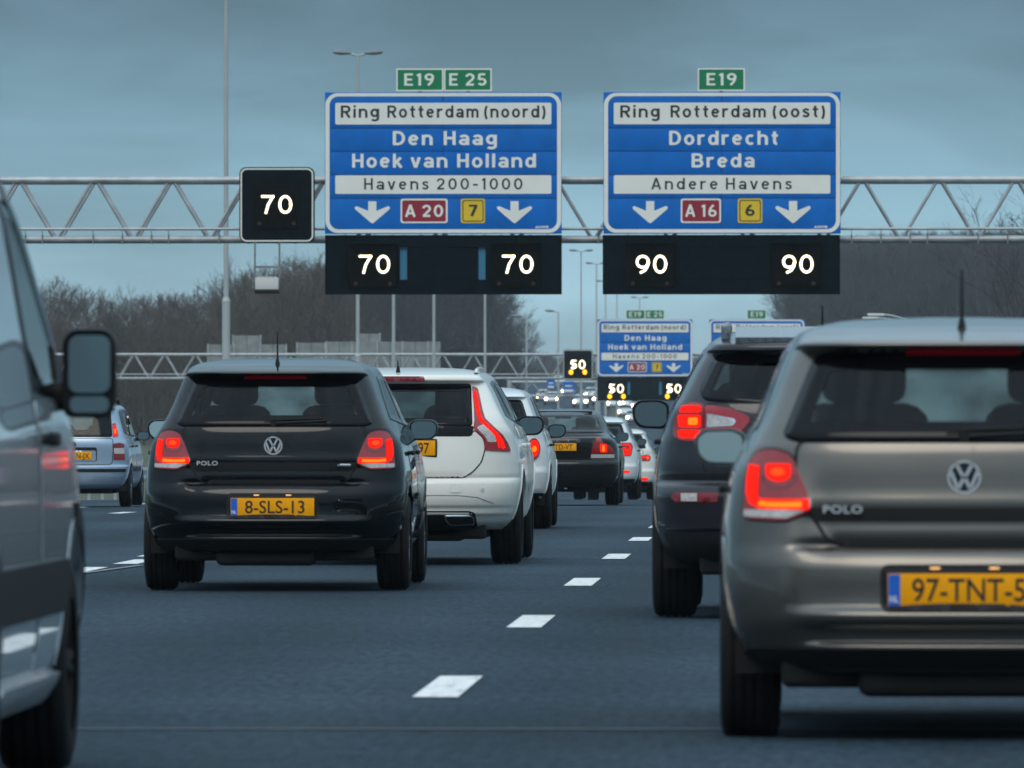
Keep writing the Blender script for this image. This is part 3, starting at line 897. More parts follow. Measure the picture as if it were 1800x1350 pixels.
    def place(s, x, y, rz=0.0):
        s.root.location = (x, y, road_z(y)); s.root.rotation_euler = (0, 0, rz)
        return s.root

def under(c, hw, y0, y1, z0, z1, name='underbody'):
    MB().box((0, (y0 + y1) / 2, (z0 + z1) / 2), (hw * 2, y1 - y0, z1 - z0), .03).build(name, 'under', c.root)

# --- compact hatchback (two of them: one black, one grey)
def compact_hatch(name, paint, plate, px, badge):
    W = [(.245, .74), (.30, .785), (.40, .822), (.55, .838), (.70, .835), (.82, .82), (.92, .80), (1.0, .765), (1.06, .735), (1.2, .675), (1.33, .618), (1.39, .580), (1.42, .53), (1.445, .42), (1.458, .26), (1.463, .1)]
    Rr = [(.245, .12), (.30, .06), (.335, .035), (.352, .06), (.385, .055), (.425, .0), (.445, .0), (.475, .035), (.60, .045), (.655, .075), (.675, .125), (.70, .113), (.775, .128), (.797, .108), (.83, .122), (.95, .14), (1.0, .1505), (1.016, .154), (1.022, .159), (1.06, .186), (1.2, .284), (1.30, .354), (1.335, .378), (1.343, .3836), (1.347, .36), (1.352, .30), (1.362, .30), (1.378, .36), (1.40, .48), (1.425, .70), (1.445, 1.0), (1.458, 1.3), (1.463, 1.55)]
    F = [(.245, 3.80), (.35, 3.94), (.5, 3.97), (.65, 3.93), (.75, 3.8), (.85, 3.45), (.92, 3.1), (.97, 2.9), (1.0, 2.82), (1.34, 2.18), (1.42, 1.98), (1.45, 1.8), (1.463, 1.62)]
    CR = [(.245, .50), (.7, .45), (.9, .36), (1.0, .30), (1.1, .26), (1.35, .22), (1.463, .2)]
    Rs = [(.245, .14), (.30, .08), (.345, .05), (.43, .02), (.60, .03), (.68, .055), (.80, .085), (.95, .14), (1.0, .1505), (1.016, .154), (1.022, .159), (1.06, .186), (1.2, .284), (1.30, .354), (1.335, .378), (1.343, .3836), (1.347, .36), (1.352, .30), (1.362, .30), (1.378, .36), (1.40, .48), (1.425, .70), (1.445, 1.0), (1.458, 1.3), (1.463, 1.55)]
    CF = [(.245, .8), (.7, .9), (.97, .5), (1.35, .35), (1.463, .05)]
    c = Car(name, W, Rr, F, CR, CF, paint, 2.7, 3.97, [(.245, .05), (.9, .05), (1.03, .085), (1.2, .125), (1.463, .125)], Rs)
    c.wheels(.72, 3.19, .302, 1.456, .20)
    rw = c.window('rear_window', [(-.505, 1.325), (-.618, 1.045), (-.57, 1.025), (.57, 1.025), (.618, 1.045), (.505, 1.325), (.40, 1.343), (-.40, 1.343)], border=.07, r=.04)
    c.window('windscreen', [(-.50, 1.33), (-.63, 1.03), (.63, 1.03), (.50, 1.33)], 'front', border=.04, m='screen')
    for sg in (-1, 1):
        c.window('side_window', [(.70, 1.07), (1.62, 1.03), (1.62, 1.35), (1.05, 1.345)], 'side', sg, border=.035, r=.03)
        c.window('side_window', [(1.68, 1.03), (2.62, 1.0), (2.12, 1.32), (1.68, 1.35)], 'side', sg, border=.035, r=.03)
    # tailgate lower panel and its gap
    tg = [(-.50, 1.02), (.50, 1.02), (.545, .95), (.50, .78), (.455, .715), (.42, .683), (-.42, .683), (-.455, .715), (-.50, .78), (-.545, .95)]
    tgp = fillet([(-.56, 1.02), (.56, 1.02), (.565, .92), (.525, .80), (.46, .70), (.41, .680), (-.41, .680), (-.46, .70), (-.525, .80), (-.565, .92)], .03)
    c.patch('tailgate_gap', inset(tgp, -.012), 'gap', .003, skirt=.006)
    t = c.patch('tailgate', tgp, paint, .005, skirt=.008, step=.035)
    # lamps
    for sg in (-1, 1):
        f_ = (lambda p: p) if sg > 0 else c.mirror_poly
        outl = fillet([(.513, .80), (.548, .90), (.585, .985), (.655, 1.003), (.712, .985), (.738, .90), (.748, .765), (.60, .758)], .03)
        c.patch('lamp_gap', f_(inset(outl, -.007)), 'gap', .003, step=.03)
        tl = c.patch('tail_light', f_(outl), 'lens', .008, step=.025)
        c.patch('reverse_lamp', f_([(.600, .767), (.742, .772), (.741, .795), (.540, .795)]), 'lens_clear', .0105, parent=tl, step=.025, skirt=.004)
        L = [(.706, .945), (.714, .90), (.716, .855), (.708, .825), (.685, .815), (.62, .813), (.525, .814)]
        c.patch('light_guide', f_(stroke(L, .034)), 'lit', .0115, parent=tl, step=.02, skirt=.004)
        c.patch('light_core', f_(stroke([(.690, .816), (.655, .812), (.60, .811), (.55, .812)], .017)), 'lit_core', .0125, parent=tl, step=.02, skirt=.002)
        c.patch('light_core', f_(arc(.628, .922, .024, .014, 0, 340, 14)), 'lit_core_soft', .0125, parent=tl, step=.02, skirt=.002)
        D = [(.585, .950), (.668, .950), (.667, .915)] + arc(.626, .915, .041, .026, 0, -180, 8)[1:] 
        c.patch('brake_lamp', f_(fillet(D, .008, 2)), 'lit', .0115, parent=tl, step=.02, skirt=.004)
        c.patch('lamp_ring', f_(stroke(arc(.626, .915, .058, .046, 0, -180, 12), .012)), 'lens_faint_glow', .0105, parent=tl, step=.02, skirt=.002)
    c.patch('third_brake_light', fillet([(-.20, 1.322), (.20, 1.322), (.185, 1.340), (-.185, 1.340)], .01), 'lens_faint_glow', .007)
    # bumper details
    c.patch('plate_recess', rrect(-.285, .285, .452, .612, .03), 'trim', .004, skirt=.01)
    c.patch('lower_bumper', fillet([(-.72, .262), (.72, .262), (.76, .328), (-.76, .328)], .02), 'trim', .007, step=.03)
    for sg in (-1, 1):
        MB().box((sg * .10, c.rear(0, .60) - .012, .600), (.034, .02, .007), .003).build('plate_lamp', 'lamp_warm', c.root)
    under(c, .62, .22, 3.6, .19, .32)
    MB().box((-.05, .30, .215), (.62, .30, .11), .04).build('silencer', 'under', c.root)
    c.plate(.527, plate, *px)
    # round badge: ring with V over W
    by = c.rear(0, .908) - .012
    b = MB().plate(arc(0, .908, .056, .056, 0, 350, 35), by, by + .02).build('badge', 'badge_blue', c.root)
    rg = MB().ring(arc(0, .908, .057, .057, 0, 360, 40), arc(0, .908, .049, .049, 0, 360, 40), by - .003)
    for st in ([(-.028, .046), (-.001, -.004), ], [(.028, .046), (.001, -.004)], [(-.046, .022), (-.021, -.042)], [(-.021, -.042), (.0, .002)], [(.046, .022), (.021, -.042)], [(.021, -.042), (.0, .002)]):
        rg.plate([(p[0], p[1] + .908) for p in stroke(st, .0105)], by - .003, by + .002)
    rg.build('badge_emblem', 'badge_silver', b)
    c.letters('POLO', -.478, -.345, .785, .027, 'badge_silver', t, .011, .02, 1.1, .805)
    if badge: MB().box((.43, c.rear(.43, .785) - .01, .785), (.105, .008, .016), .002).build('model_badge', 'chrome', t)
    # wiper
    wy = c.rear(0, 1.06) - .02
    MB().tube((-.02, wy, 1.045), (.33, c.rear(.33, 1.062) - .016, 1.062), .011, .008, 8).tube((-.06, wy, 1.066), (.30, c.rear(.3, 1.075) - .012, 1.076), .006, n=6).tube((0, wy + .03, 1.045), (0, wy - .012, 1.045), .02, n=10).build('rear_wiper', 'trim', c.root)
    c.antenna(.62, 1.42, .20)
    c.doors([(.98, 1.62), (1.67, 2.62)], .36, 1.0, .86)
    for sg in (-1, 1): c.patch('door_sill', [(1.05, .26), (2.80, .26), (2.80, .30), (1.05, .30)], 'trim', .006, 'side', sg, step=.2)
    c.mirrors(2.42, 1.0, .735, .205, .135, paint, 'pale')
    c.cabin(.42, 2.85, .30, .97, 1.40, .60, head=.06)
    c.body()
    return c

# --- white estate
def estate(name, paint):
    W = [(.26, .80), (.33, .862), (.45, .905), (.6, .928), (.75, .925), (.88, .90), (.97, .875), (1.03, .845), (1.2, .770), (1.34, .690), (1.40, .640), (1.435, .55), (1.455, .38), (1.463, .1)]
    Rr = [(.26, .20), (.31, .10), (.365, .055), (.38, .035), (.42, .03), (.44, .012), (.5, 0), (.6, .01), (.628, .03), (.642, .07), (.66, .06), (.8, .075), (.93, .10), (1.0, .115), (1.016, .12), (1.024, .127), (1.06, .155), (1.2, .27), (1.32, .37), (1.34, .386), (1.347, .385), (1.357, .33), (1.385, .335), (1.40, .42), (1.42, .60), (1.445, 1.0), (1.458, 1.5), (1.463, 2.0)]
    F = [(.26, 4.4), (.35, 4.58), (.5, 4.63), (.65, 4.58), (.78, 4.4), (.88, 3.9), (.95, 3.45), (1.0, 3.25), (1.34, 2.5), (1.42, 2.25), (1.45, 2.2), (1.463, 2.1)]
    CR = [(.26, .6), (.7, .58), (1.0, .38), (1.1, .28), (1.35, .24), (1.463, .2)]
    CF = [(.26, .9), (.7, 1.0), (1.0, .5), (1.35, .35), (1.463, .05)]
    c = Car(name, W, Rr, F, CR, CF, paint, 2.6, 4.63)
    c.wheels(.98, 3.75, .325, 1.585, .225, arch=.055)
    c.window('rear_window', [(-.545, 1.335), (-.565, 1.02), (.565, 1.02), (.545, 1.335)], border=.06, m='glass_dark', r=.03)
    c.window('windscreen', [(-.54, 1.33), (-.70, 1.03), (.70, 1.03), (.54, 1.33)], 'front', border=.04, m='screen')
    for sg in (-1, 1):
        c.window('side_window', [(.78, 1.10), (1.28, 1.06), (1.28, 1.36), (.98, 1.345)], 'side', sg, border=.03, r=.03, m='glass_dark')
        c.window('side_window', [(1.33, 1.06), (2.10, 1.03), (2.10, 1.365), (1.33, 1.36)], 'side', sg, border=.03, r=.03)
        c.window('side_window', [(2.15, 1.03), (3.05, 1.0), (2.55, 1.30), (2.15, 1.365)], 'side', sg, border=.03, r=.03)
    tgp = fillet([(-.555, .945), (.555, .945), (.575, .99), (.64, .93), (.652, .86), (.625, .76), (.56, .685), (.49, .648), (-.49, .648), (-.56, .685), (-.625, .76), (-.652, .86), (-.64, .93), (-.575, .99)], .025)
    c.patch('tailgate_gap', inset(tgp, -.010), 'gap', .003, skirt=.006)
    t = c.patch('tailgate', tgp, paint, .005, skirt=.008, step=.035)
    c.patch('dark_band', fillet([(-.55, .95), (.55, .95), (.575, 1.02), (-.575, 1.02)], .015), 'frit', .007)  # dark glossy band across the tailgate below the rear window
    c.patch('chrome_strip', fillet([(-.48, .640), (.48, .640), (.50, .658), (-.50, .658)], .004, 2), 'chrome', .010, step=.04)
    for sg in (-1, 1):
        f_ = (lambda p: p) if sg > 0 else c.mirror_poly
        outl = fillet([(.550, 1.315), (.592, 1.30), (.622, 1.18), (.645, 1.085), (.690, 1.04), (.778, .96), (.815, .90), (.838, .834), (.648, .845), (.657, .90), (.638, .942), (.570, 1.008), (.578, 1.09), (.562, 1.22)], .012, 3)
        tl = c.patch('tail_light', f_(outl), 'lens', .008, step=.03)
        c.patch('reverse_lamp', f_(fillet([(.590, 1.01), (.650, 1.035), (.712, .975), (.735, .905), (.672, .905), (.655, .945)], .012, 2)), 'lens_clear', .0105, parent=tl, step=.03, skirt=.003)
        c.patch('light_guide', f_(stroke([(.571, 1.275), (.588, 1.19), (.606, 1.10), (.628, 1.055), (.675, 1.015), (.735, .962), (.768, .915), (.785, .858)], .024)), 'lit', .0115, parent=tl, step=.03, skirt=.003)
        c.patch('light_guide', f_(stroke([(.700, .985), (.728, .95), (.745, .905), (.755, .862)], .012)), 'lit', .0115, parent=tl, step=.03, skirt=.003)
        c.patch('exhaust_trim', f_(fillet([(.36, .372), (.56, .372), (.575, .352), (.575, .305), (.40, .300), (.365, .335)], .012, 2)), 'chrome', .012, step=.04)
        c.patch('exhaust_mouth', f_(fillet([(.372, .364), (.556, .364), (.567, .348), (.567, .312), (.404, .308), (.375, .338)], .01, 2)), 'gap', .0145, step=.04, skirt=.004)
        c.patch('bumper_sensor', f_(arc(.64, .555, .014, .014, 0, 345, 12)), 'paint_silver', .004, step=.02, skirt=.003)
    c.patch('tow_cover', rrect(.41, .485, .535, .60, .012), paint, .004, skirt=.003)
    c.patch('third_brake_light', fillet([(-.21, 1.357), (.21, 1.357), (.20, 1.386), (-.20, 1.386)], .008), 'lens_faint_glow', .005)
    c.patch('lower_bumper', fillet([(-.60, .265), (.60, .265), (.585, .385), (.545, .40), (-.545, .40), (-.585, .385)], .02), 'trim', .006)
    c.patch('crease_shade_line', stroke([(-.72, .455), (-.60, .50), (-.45, .515), (.45, .515), (.60, .50), (.72, .455)], .006), 'seal', .002, step=.05, skirt=.002)  # grey strip paints the shaded line of the bumper crease
    under(c, .66, .28, 4.2, .19, .33)
    MB().box((.0, .45, .235), (1.0, .34, .12), .04).build('silencer', 'under', c.root)
    MB().tube((.60, .34, .24), (.62, .34, .33), .012, n=6).build('exhaust_hanger', 'under', c.root)
    c.plate(.862, '97', .135, .215, strip_=False, cx=.035)
    c.antenna(.60, 1.435, .07, -.06)
    for sg in (-1, 1):                           # roof rails
        r_ = MB(); pr = None
        for k in range(14):
            t_ = k / 13; y = .62 + 1.75 * t_; z = 1.405 + .045 * math.sin(math.pi * min(1, t_ * 1.0)) ** .35
            p = (sg * .575, y, z)
            if pr: r_.tube(pr, p, .016, n=8, caps=False)
            pr = p
        r_.build('roof_rail', paint, c.root)
    c.doors([(1.33, 2.12), (2.17, 3.15)], .36, 1.02, .88, handle=paint)
    c.mirrors(2.86, 1.02, .80, .22, .15, 'trim')
    c.cabin(.55, 3.2, .32, 1.0, 1.41, .68, head=.0)
    c.body()
    return c

# --- dark sports utility
def suv(name, paint):
    W = [(.30, .80), (.38, .872), (.5, .918), (.65, .927), (.8, .917), (.95, .892), (1.05, .858), (1.12, .835), (1.18, .805), (1.3, .745), (1.42, .675), (1.49, .625), (1.53, .56), (1.56, .42), (1.578, .25), (1.585, .1)]
    Rr = [(.30, .14), (.36, .07), (.44, .03), (.47, .035), (.49, .0), (.52, 0), (.66, .0), (.715, .03), (.745, .09), (.78, .085), (.95, .11), (1.08, .135), (1.14, .150), (1.15, .158), (1.2, .20), (1.3, .285), (1.40, .37), (1.43, .395), (1.437, .395), (1.447, .32), (1.475, .325), (1.50, .43), (1.53, .66), (1.56, 1.05), (1.578, 1.5), (1.585, 1.9)]
    F = [(.30, 4.25), (.4, 4.40), (.55, 4.44), (.75, 4.40), (.9, 4.2), (1.0, 3.7), (1.07, 3.3), (1.1, 3.2), (1.45, 2.5), (1.53, 2.25), (1.585, 2.05)]
    CR = [(.30, .6), (.7, .58), (1.0, .48), (1.2, .28), (1.45, .22), (1.585, .2)]
    CF = [(.30, .9), (.8, .9), (1.1, .5), (1.45, .35), (1.585, .05)]
    c = Car(name, W, Rr, F, CR, CF, paint, 2.6, 4.44)
    c.wheels(.92, 3.56, .345, 1.60, .235, arch=.06)
    c.window('rear_window', [(-.575, 1.425), (-.665, 1.235), (-.64, 1.175), (-.30, 1.150), (.30, 1.150), (.64, 1.175), (.665, 1.235), (.575, 1.425), (.35, 1.44), (-.35, 1.44)], border=.06, m='glass_dark', r=.05)
    c.window('windscreen', [(-.56, 1.44), (-.70, 1.13), (.70, 1.13), (.56, 1.44)], 'front', border=.04, m='screen')
    for sg in (-1, 1):
        c.window('side_window', [(.86, 1.18), (1.30, 1.16), (1.30, 1.45), (1.0, 1.43)], 'side', sg, border=.03, r=.04, m='glass_dark')
        c.window('side_window', [(1.35, 1.16), (2.08, 1.13), (2.08, 1.47), (1.35, 1.45)], 'side', sg, border=.03, r=.03, m='glass_dark')
        c.window('side_window', [(2.13, 1.13), (2.95, 1.10), (2.5, 1.41), (2.13, 1.47)], 'side', sg, border=.03, r=.03)
    tgp = fillet([(-.62, 1.155), (.62, 1.155), (.645, 1.05), (.63, .95), (.585, .82), (.52, .755), (-.52, .755), (-.585, .82), (-.63, .95), (-.645, 1.05)], .03)
    c.patch('tailgate_gap', inset(tgp, -.010), 'gap', .003, skirt=.006)
    t = c.patch('tailgate', tgp, paint, .005, skirt=.008, step=.04)
    for sg in (1, -1):
        f_ = (lambda p: p) if sg > 0 else c.mirror_poly
        o1 = fillet([(.638, .975), (.635, 1.155), (.70, 1.165), (.765, 1.140), (.795, 1.06), (.80, .985), (.76, .962), (.70, .955)], .02)
        tl = c.patch('tail_light', f_(o1), 'lens', .009, step=.03)
        for k, (za, zb) in enumerate([(.972, 1.018), (1.03, 1.10), (1.112, 1.145)]):
            c.patch('lamp_chamber', f_(fillet([(.65, za), (.765, za), (.752 if k == 2 else .772, zb), (.65, zb)], .015, 3)), 'lit', .012, parent=tl, step=.03, skirt=.003)
        c.patch('light_core', f_(fillet([(.665, 1.045), (.715, 1.045), (.715, 1.085), (.665, 1.085)], .008, 2)), 'lit_core', .0132, parent=tl, step=.03, skirt=.002)
        o2 = fillet([(.630, .985), (.630, 1.148), (.50, 1.135), (.395, 1.092), (.388, 1.065), (.44, 1.005), (.47, .995)], .018)
        t2 = c.patch('tail_light', f_(o2), 'lens_red', .010, step=.03)
        c.patch('reverse_lamp_rim', f_(fillet([(.618, 1.032), (.618, 1.108), (.47, 1.078), (.462, 1.062), (.48, 1.040)], .008, 2)), 'chrome', .0125, parent=t2, step=.03, skirt=.003)
        c.patch('reverse_lamp', f_(fillet([(.610, 1.040), (.610, 1.098), (.485, 1.072), (.478, 1.060), (.49, 1.047)], .006, 2)), 'lens_clear', .0135, parent=t2, step=.03, skirt=.002)
        rf = c.patch('bumper_lamp', f_(fillet([(.56, .632), (.79, .632), (.815, .66), (.79, .682), (.56, .682)], .01, 3)), 'lens_faint_glow', .006, step=.03)
        c.patch('fog_lens', f_([(.67, .637), (.755, .637), (.755, .677), (.67, .677)]), 'lens_clear', .0085, parent=rf, step=.03, skirt=.003)
    c.patch('lower_bumper', fillet([(-.78, .315), (.78, .315), (.86, .475), (-.86, .475)], .04), 'trim', .005)
    c.patch('seam', stroke([(-.655, .95), (-.65, .86), (-.635, .80), (-.60, .755)], .006), 'gap', .003, skirt=.002)
    # roof spoiler top, rails
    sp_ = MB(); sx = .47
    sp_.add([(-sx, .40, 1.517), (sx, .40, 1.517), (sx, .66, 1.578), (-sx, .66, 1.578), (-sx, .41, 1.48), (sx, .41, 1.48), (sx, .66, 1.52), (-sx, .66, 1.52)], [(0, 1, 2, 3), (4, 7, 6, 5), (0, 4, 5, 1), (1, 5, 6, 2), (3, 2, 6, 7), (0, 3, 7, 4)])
    sp_.build('roof_spoiler', 'wet_sheen_grey', c.root)
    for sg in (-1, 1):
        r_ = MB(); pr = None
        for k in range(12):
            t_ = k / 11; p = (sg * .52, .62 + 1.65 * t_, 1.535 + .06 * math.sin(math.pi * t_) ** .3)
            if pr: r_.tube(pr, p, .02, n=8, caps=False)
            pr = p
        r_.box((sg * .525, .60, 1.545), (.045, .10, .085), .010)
        r_.build('roof_rail', 'wet_sheen_grey', c.root)
    c.antenna(.80, 1.56, .13, -.02)
    under(c, .66, .25, 4.1, .24, .40)
    MB().box((.1, .40, .27), (.8, .34, .12), .04).build('silencer', 'under', c.root)
    c.plate(.86, None)
    c.doors([(1.33, 2.10), (2.15, 3.05)], .42, 1.10, .95)
    c.mirrors(2.70, 1.10, .84, .225, .165, 'trim')
    c.cabin(.52, 3.1, .42, 1.08, 1.50, .66)
    c.body()
    return c

# --- black saloon
def saloon(name, paint):
    W = [(.26, .78), (.35, .85), (.5, .893), (.65, .90), (.8, .888), (.92, .858), (.98, .82), (1.01, .775), (1.06, .722), (1.2, .660), (1.32, .592), (1.37, .545), (1.40, .46), (1.42, .3), (1.428, .1)]
    Rr = [(.26, .1), (.34, .04), (.45, 0), (.6, .0), (.65, .02), (.672, .07), (.85, .055), (.97, .06), (1.0, .11), (1.015, .25), (1.03, .5), (1.06, .70), (1.36, 1.32), (1.385, 1.45), (1.41, 1.75), (1.428, 2.2)]
    F = [(.26, 4.4), (.35, 4.55), (.5, 4.6), (.65, 4.55), (.78, 4.3), (.88, 3.8), (.95, 3.4), (1.0, 3.3), (1.32, 2.7), (1.40, 2.5), (1.428, 2.3)]
    CR = [(.26, .6), (.7, .6), (.98, .5), (1.06, .32), (1.36, .3), (1.428, .1)]
    CF = [(.26, .9), (.7, 1.0), (1.0, .5), (1.35, .3), (1.428, .05)]
    c = Car(name, W, Rr, F, CR, CF, paint, 2.7, 4.6)
    c.wheels(1.0, 3.7, .318, 1.545, .21)
    c.window('rear_window', [(-.54, 1.35), (-.66, 1.065), (.66, 1.065), (.54, 1.35)], border=.045, r=.05)
    c.window('windscreen', [(-.53, 1.34), (-.68, 1.03), (.68, 1.03), (.53, 1.34)], 'front', border=.04, m='screen')
    for sg in (-1, 1):
        c.window('side_window', [(1.25, 1.06), (2.05, 1.03), (2.05, 1.345), (1.62, 1.33)], 'side', sg, border=.03, r=.03)
        c.window('side_window', [(2.1, 1.03), (3.05, 1.01), (2.65, 1.29), (2.1, 1.345)], 'side', sg, border=.03, r=.03)
    tgp = fillet([(-.55, .985), (.55, .985), (.50, .90), (.47, .80), (.465, .68), (-.465, .68), (-.47, .80), (-.50, .90), (-.55, .985)][:-1], .03)
    c.patch('boot_gap', inset(tgp, -.010), 'gap', .003, skirt=.006)
    t = c.patch('boot_lid', tgp, paint, .005, step=.04)
    for sg in (1, -1):
        f_ = (lambda p: p) if sg > 0 else c.mirror_poly
        o1 = fillet([(.475, .765), (.515, .93), (.56, 1.0), (.60, .998), (.65, .93), (.76, .875), (.80, .80), (.805, .765)], .015)
        tl = c.patch('tail_light', f_(o1), 'lens', .009, step=.03)
        c.patch('lamp_chamber', f_(fillet([(.60, .785), (.70, .785), (.70, .90), (.60, .91)], .02)), 'lit', .012, parent=tl, step=.03, skirt=.003)
        c.patch('light_core', f_(fillet([(.63, .80), (.665, .80), (.665, .885), (.63, .885)], .008, 2)), 'lit_core', .0132, parent=tl, step=.03, skirt=.002)
        c.patch('reverse_lamp', f_([(.468, .70), (.805, .70), (.806, .755), (.474, .755)]), 'lens_clear', .009, parent=tl, step=.03)
    c.patch('lower_bumper', fillet([(-.76, .27), (.76, .27), (.82, .40), (-.82, .40)], .03), 'trim', .005)
    for k, ch in enumerate('VOLVO'):
        c.letters(ch, -.335 + k * .15, -.285 + k * .15, .935, .035, 'chrome', t, .014, zfix=.90)
    under(c, .66, .25, 4.2, .20, .34)
    MB().tube((.10, .15, .27), (.10, .5, .27), .03, n=12).build('exhaust_pipe', 'chrome', c.root)
    c.plate(.862, 'TD-VT', -.055, .205, strip_=False)
    c.doors([(1.35, 2.07), (2.12, 3.1)], .34, 1.0, .86)
    c.mirrors(2.92, 1.0, .78, .20, .14, paint)
    c.cabin(.9, 3.25, .30, .98, 1.38, .64)
    c.body(36, 44, 52)
    return c

# --- tall light blue hatchback
def tall_hatch(name, paint):
    W = [(.26, .70), (.35, .755), (.5, .785), (.65, .79), (.8, .78), (.9, .758), (.97, .725), (1.2, .668), (1.38, .608), (1.43, .56), (1.465, .46), (1.485, .3), (1.49, .1)]
    Rr = [(.26, .1), (.33, .03), (.45, 0), (.57, 0), (.60, .05), (.9, .06), (.97, .08), (1.38, .23), (1.40, .18), (1.43, .22), (1.46, .5), (1.485, 1.0), (1.49, 1.3)]
    F = [(.26, 3.4), (.4, 3.52), (.6, 3.54), (.75, 3.42), (.88, 3.1), (.98, 2.75), (1.02, 2.65), (1.38, 2.1), (1.45, 1.9), (1.49, 1.5)]
    CR = [(.26, .42), (.7, .40), (1.0, .32), (1.4, .25), (1.49, .1)]
    CF = [(.26, .7), (.7, .8), (1.0, .4), (1.4, .3), (1.49, .05)]
    c = Car(name, W, Rr, F, CR, CF, paint, 3.0, 3.54)
    c.wheels(.60, 2.9, .285, 1.40, .165)
    c.window('rear_window', [(-.505, 1.36), (-.545, .99), (.545, .99), (.505, 1.36)], border=.05, r=.04)
    c.window('windscreen', [(-.52, 1.38), (-.62, 1.05), (.62, 1.05), (.52, 1.38)], 'front', border=.04, m='screen')
    for sg in (-1, 1):
        c.window('side_window', [(.48, 1.05), (.72, 1.02), (.72, 1.37), (.60, 1.35)], 'side', sg, border=.025, r=.03)
        c.window('side_window', [(.78, 1.02), (1.42, 1.0), (1.42, 1.39), (.78, 1.38)], 'side', sg, border=.025, r=.03)
        c.window('side_window', [(1.48, 1.0), (2.45, .98), (2.0, 1.36), (1.48, 1.39)], 'side', sg, border=.025, r=.03)
    tgp = fillet([(-.545, .965), (.545, .965), (.55, .80), (.535, .605), (-.535, .605), (-.55, .80)], .04)
    c.patch('tailgate_gap', inset(tgp, -.010), 'gap', .003, skirt=.006)
    t = c.patch('tailgate', tgp, paint, .005, step=.04)
    for sg in (1, -1):
        f_ = (lambda p: p) if sg > 0 else c.mirror_poly
        tl = c.patch('tail_light', f_(fillet([(.548, .985), (.530, 1.18), (.575, 1.185), (.625, 1.0)], .015)), 'lens', .008, step=.03)
        c.patch('lamp_chamber', f_(fillet([(.560, 1.0), (.545, 1.15), (.575, 1.15), (.608, 1.0)], .012)), 'lit', .011, parent=tl, step=.03, skirt=.003)
        c.patch('light_core', f_(fillet([(.568, 1.035), (.562, 1.10), (.575, 1.10), (.588, 1.035)], .005)), 'lit_core', .012, parent=tl, step=.03, skirt=.002)
        t2 = c.patch('tail_light', f_(fillet([(.560, .665), (.556, .895), (.64, .91), (.70, .89), (.712, .665)], .012)), 'lens_faint_glow', .008, step=.03)
        c.patch('reverse_lamp', f_(fillet([(.566, .755), (.564, .835), (.70, .835), (.705, .755)], .008)), 'lens_clear', .0105, parent=t2, step=.03, skirt=.003)
    c.patch('bumper_strip', fillet([(-.72, .495), (.72, .495), (.73, .54), (-.73, .54)], .012), 'trim', .008, step=.04)
    c.patch('plate_recess', rrect(-.30, .33, .645, .845, .03), 'trim', .008, step=.04)
    c.patch('recess_inner', rrect(-.285, .315, .65, .80, .02), paint, .0095, step=.04, skirt=.003)
    MB().plate(arc(0, .885, .04, .04, 0, 350, 30), c.rear(0, .885) - .014, c.rear(0, .885)).build('badge', 'chrome', c.root)
    MB().plate(arc(0, .885, .03, .03, 0, 350, 30), c.rear(0, .885) - .017, c.rear(0, .885) - .01).build('badge_disc', 'badge_blue', c.root)
    c.plate(.725, 'N-JX', .04, .225, strip_=False, hold=False)
    for sg in (-1, 1):
        r_ = MB().tube((sg * .50, .45, 1.49), (sg * .50, 1.9, 1.53), .02, n=8)
        for y in (.45, 1.9): r_.box((sg * .50, y, 1.46), (.05, .10, .10), .015)
        r_.build('roof_rail', 'trim', c.root)
    under(c, .55, .2, 3.2, .19, .32)
    c.doors([(.78, 1.45), (1.5, 2.5)], .34, .97, .86)
    for sg in (-1, 1): c.patch('door_strip', [(.95, .50), (2.45, .50), (2.45, .56), (.95, .56)], 'trim', .008, 'side', sg, step=.2)
    c.mirrors(2.18, 1.0, .735, .20, .13, 'trim')
    c.cabin(.3, 2.6, .30, .95, 1.43, .58)
    c.body(36, 44, 52)
    return c

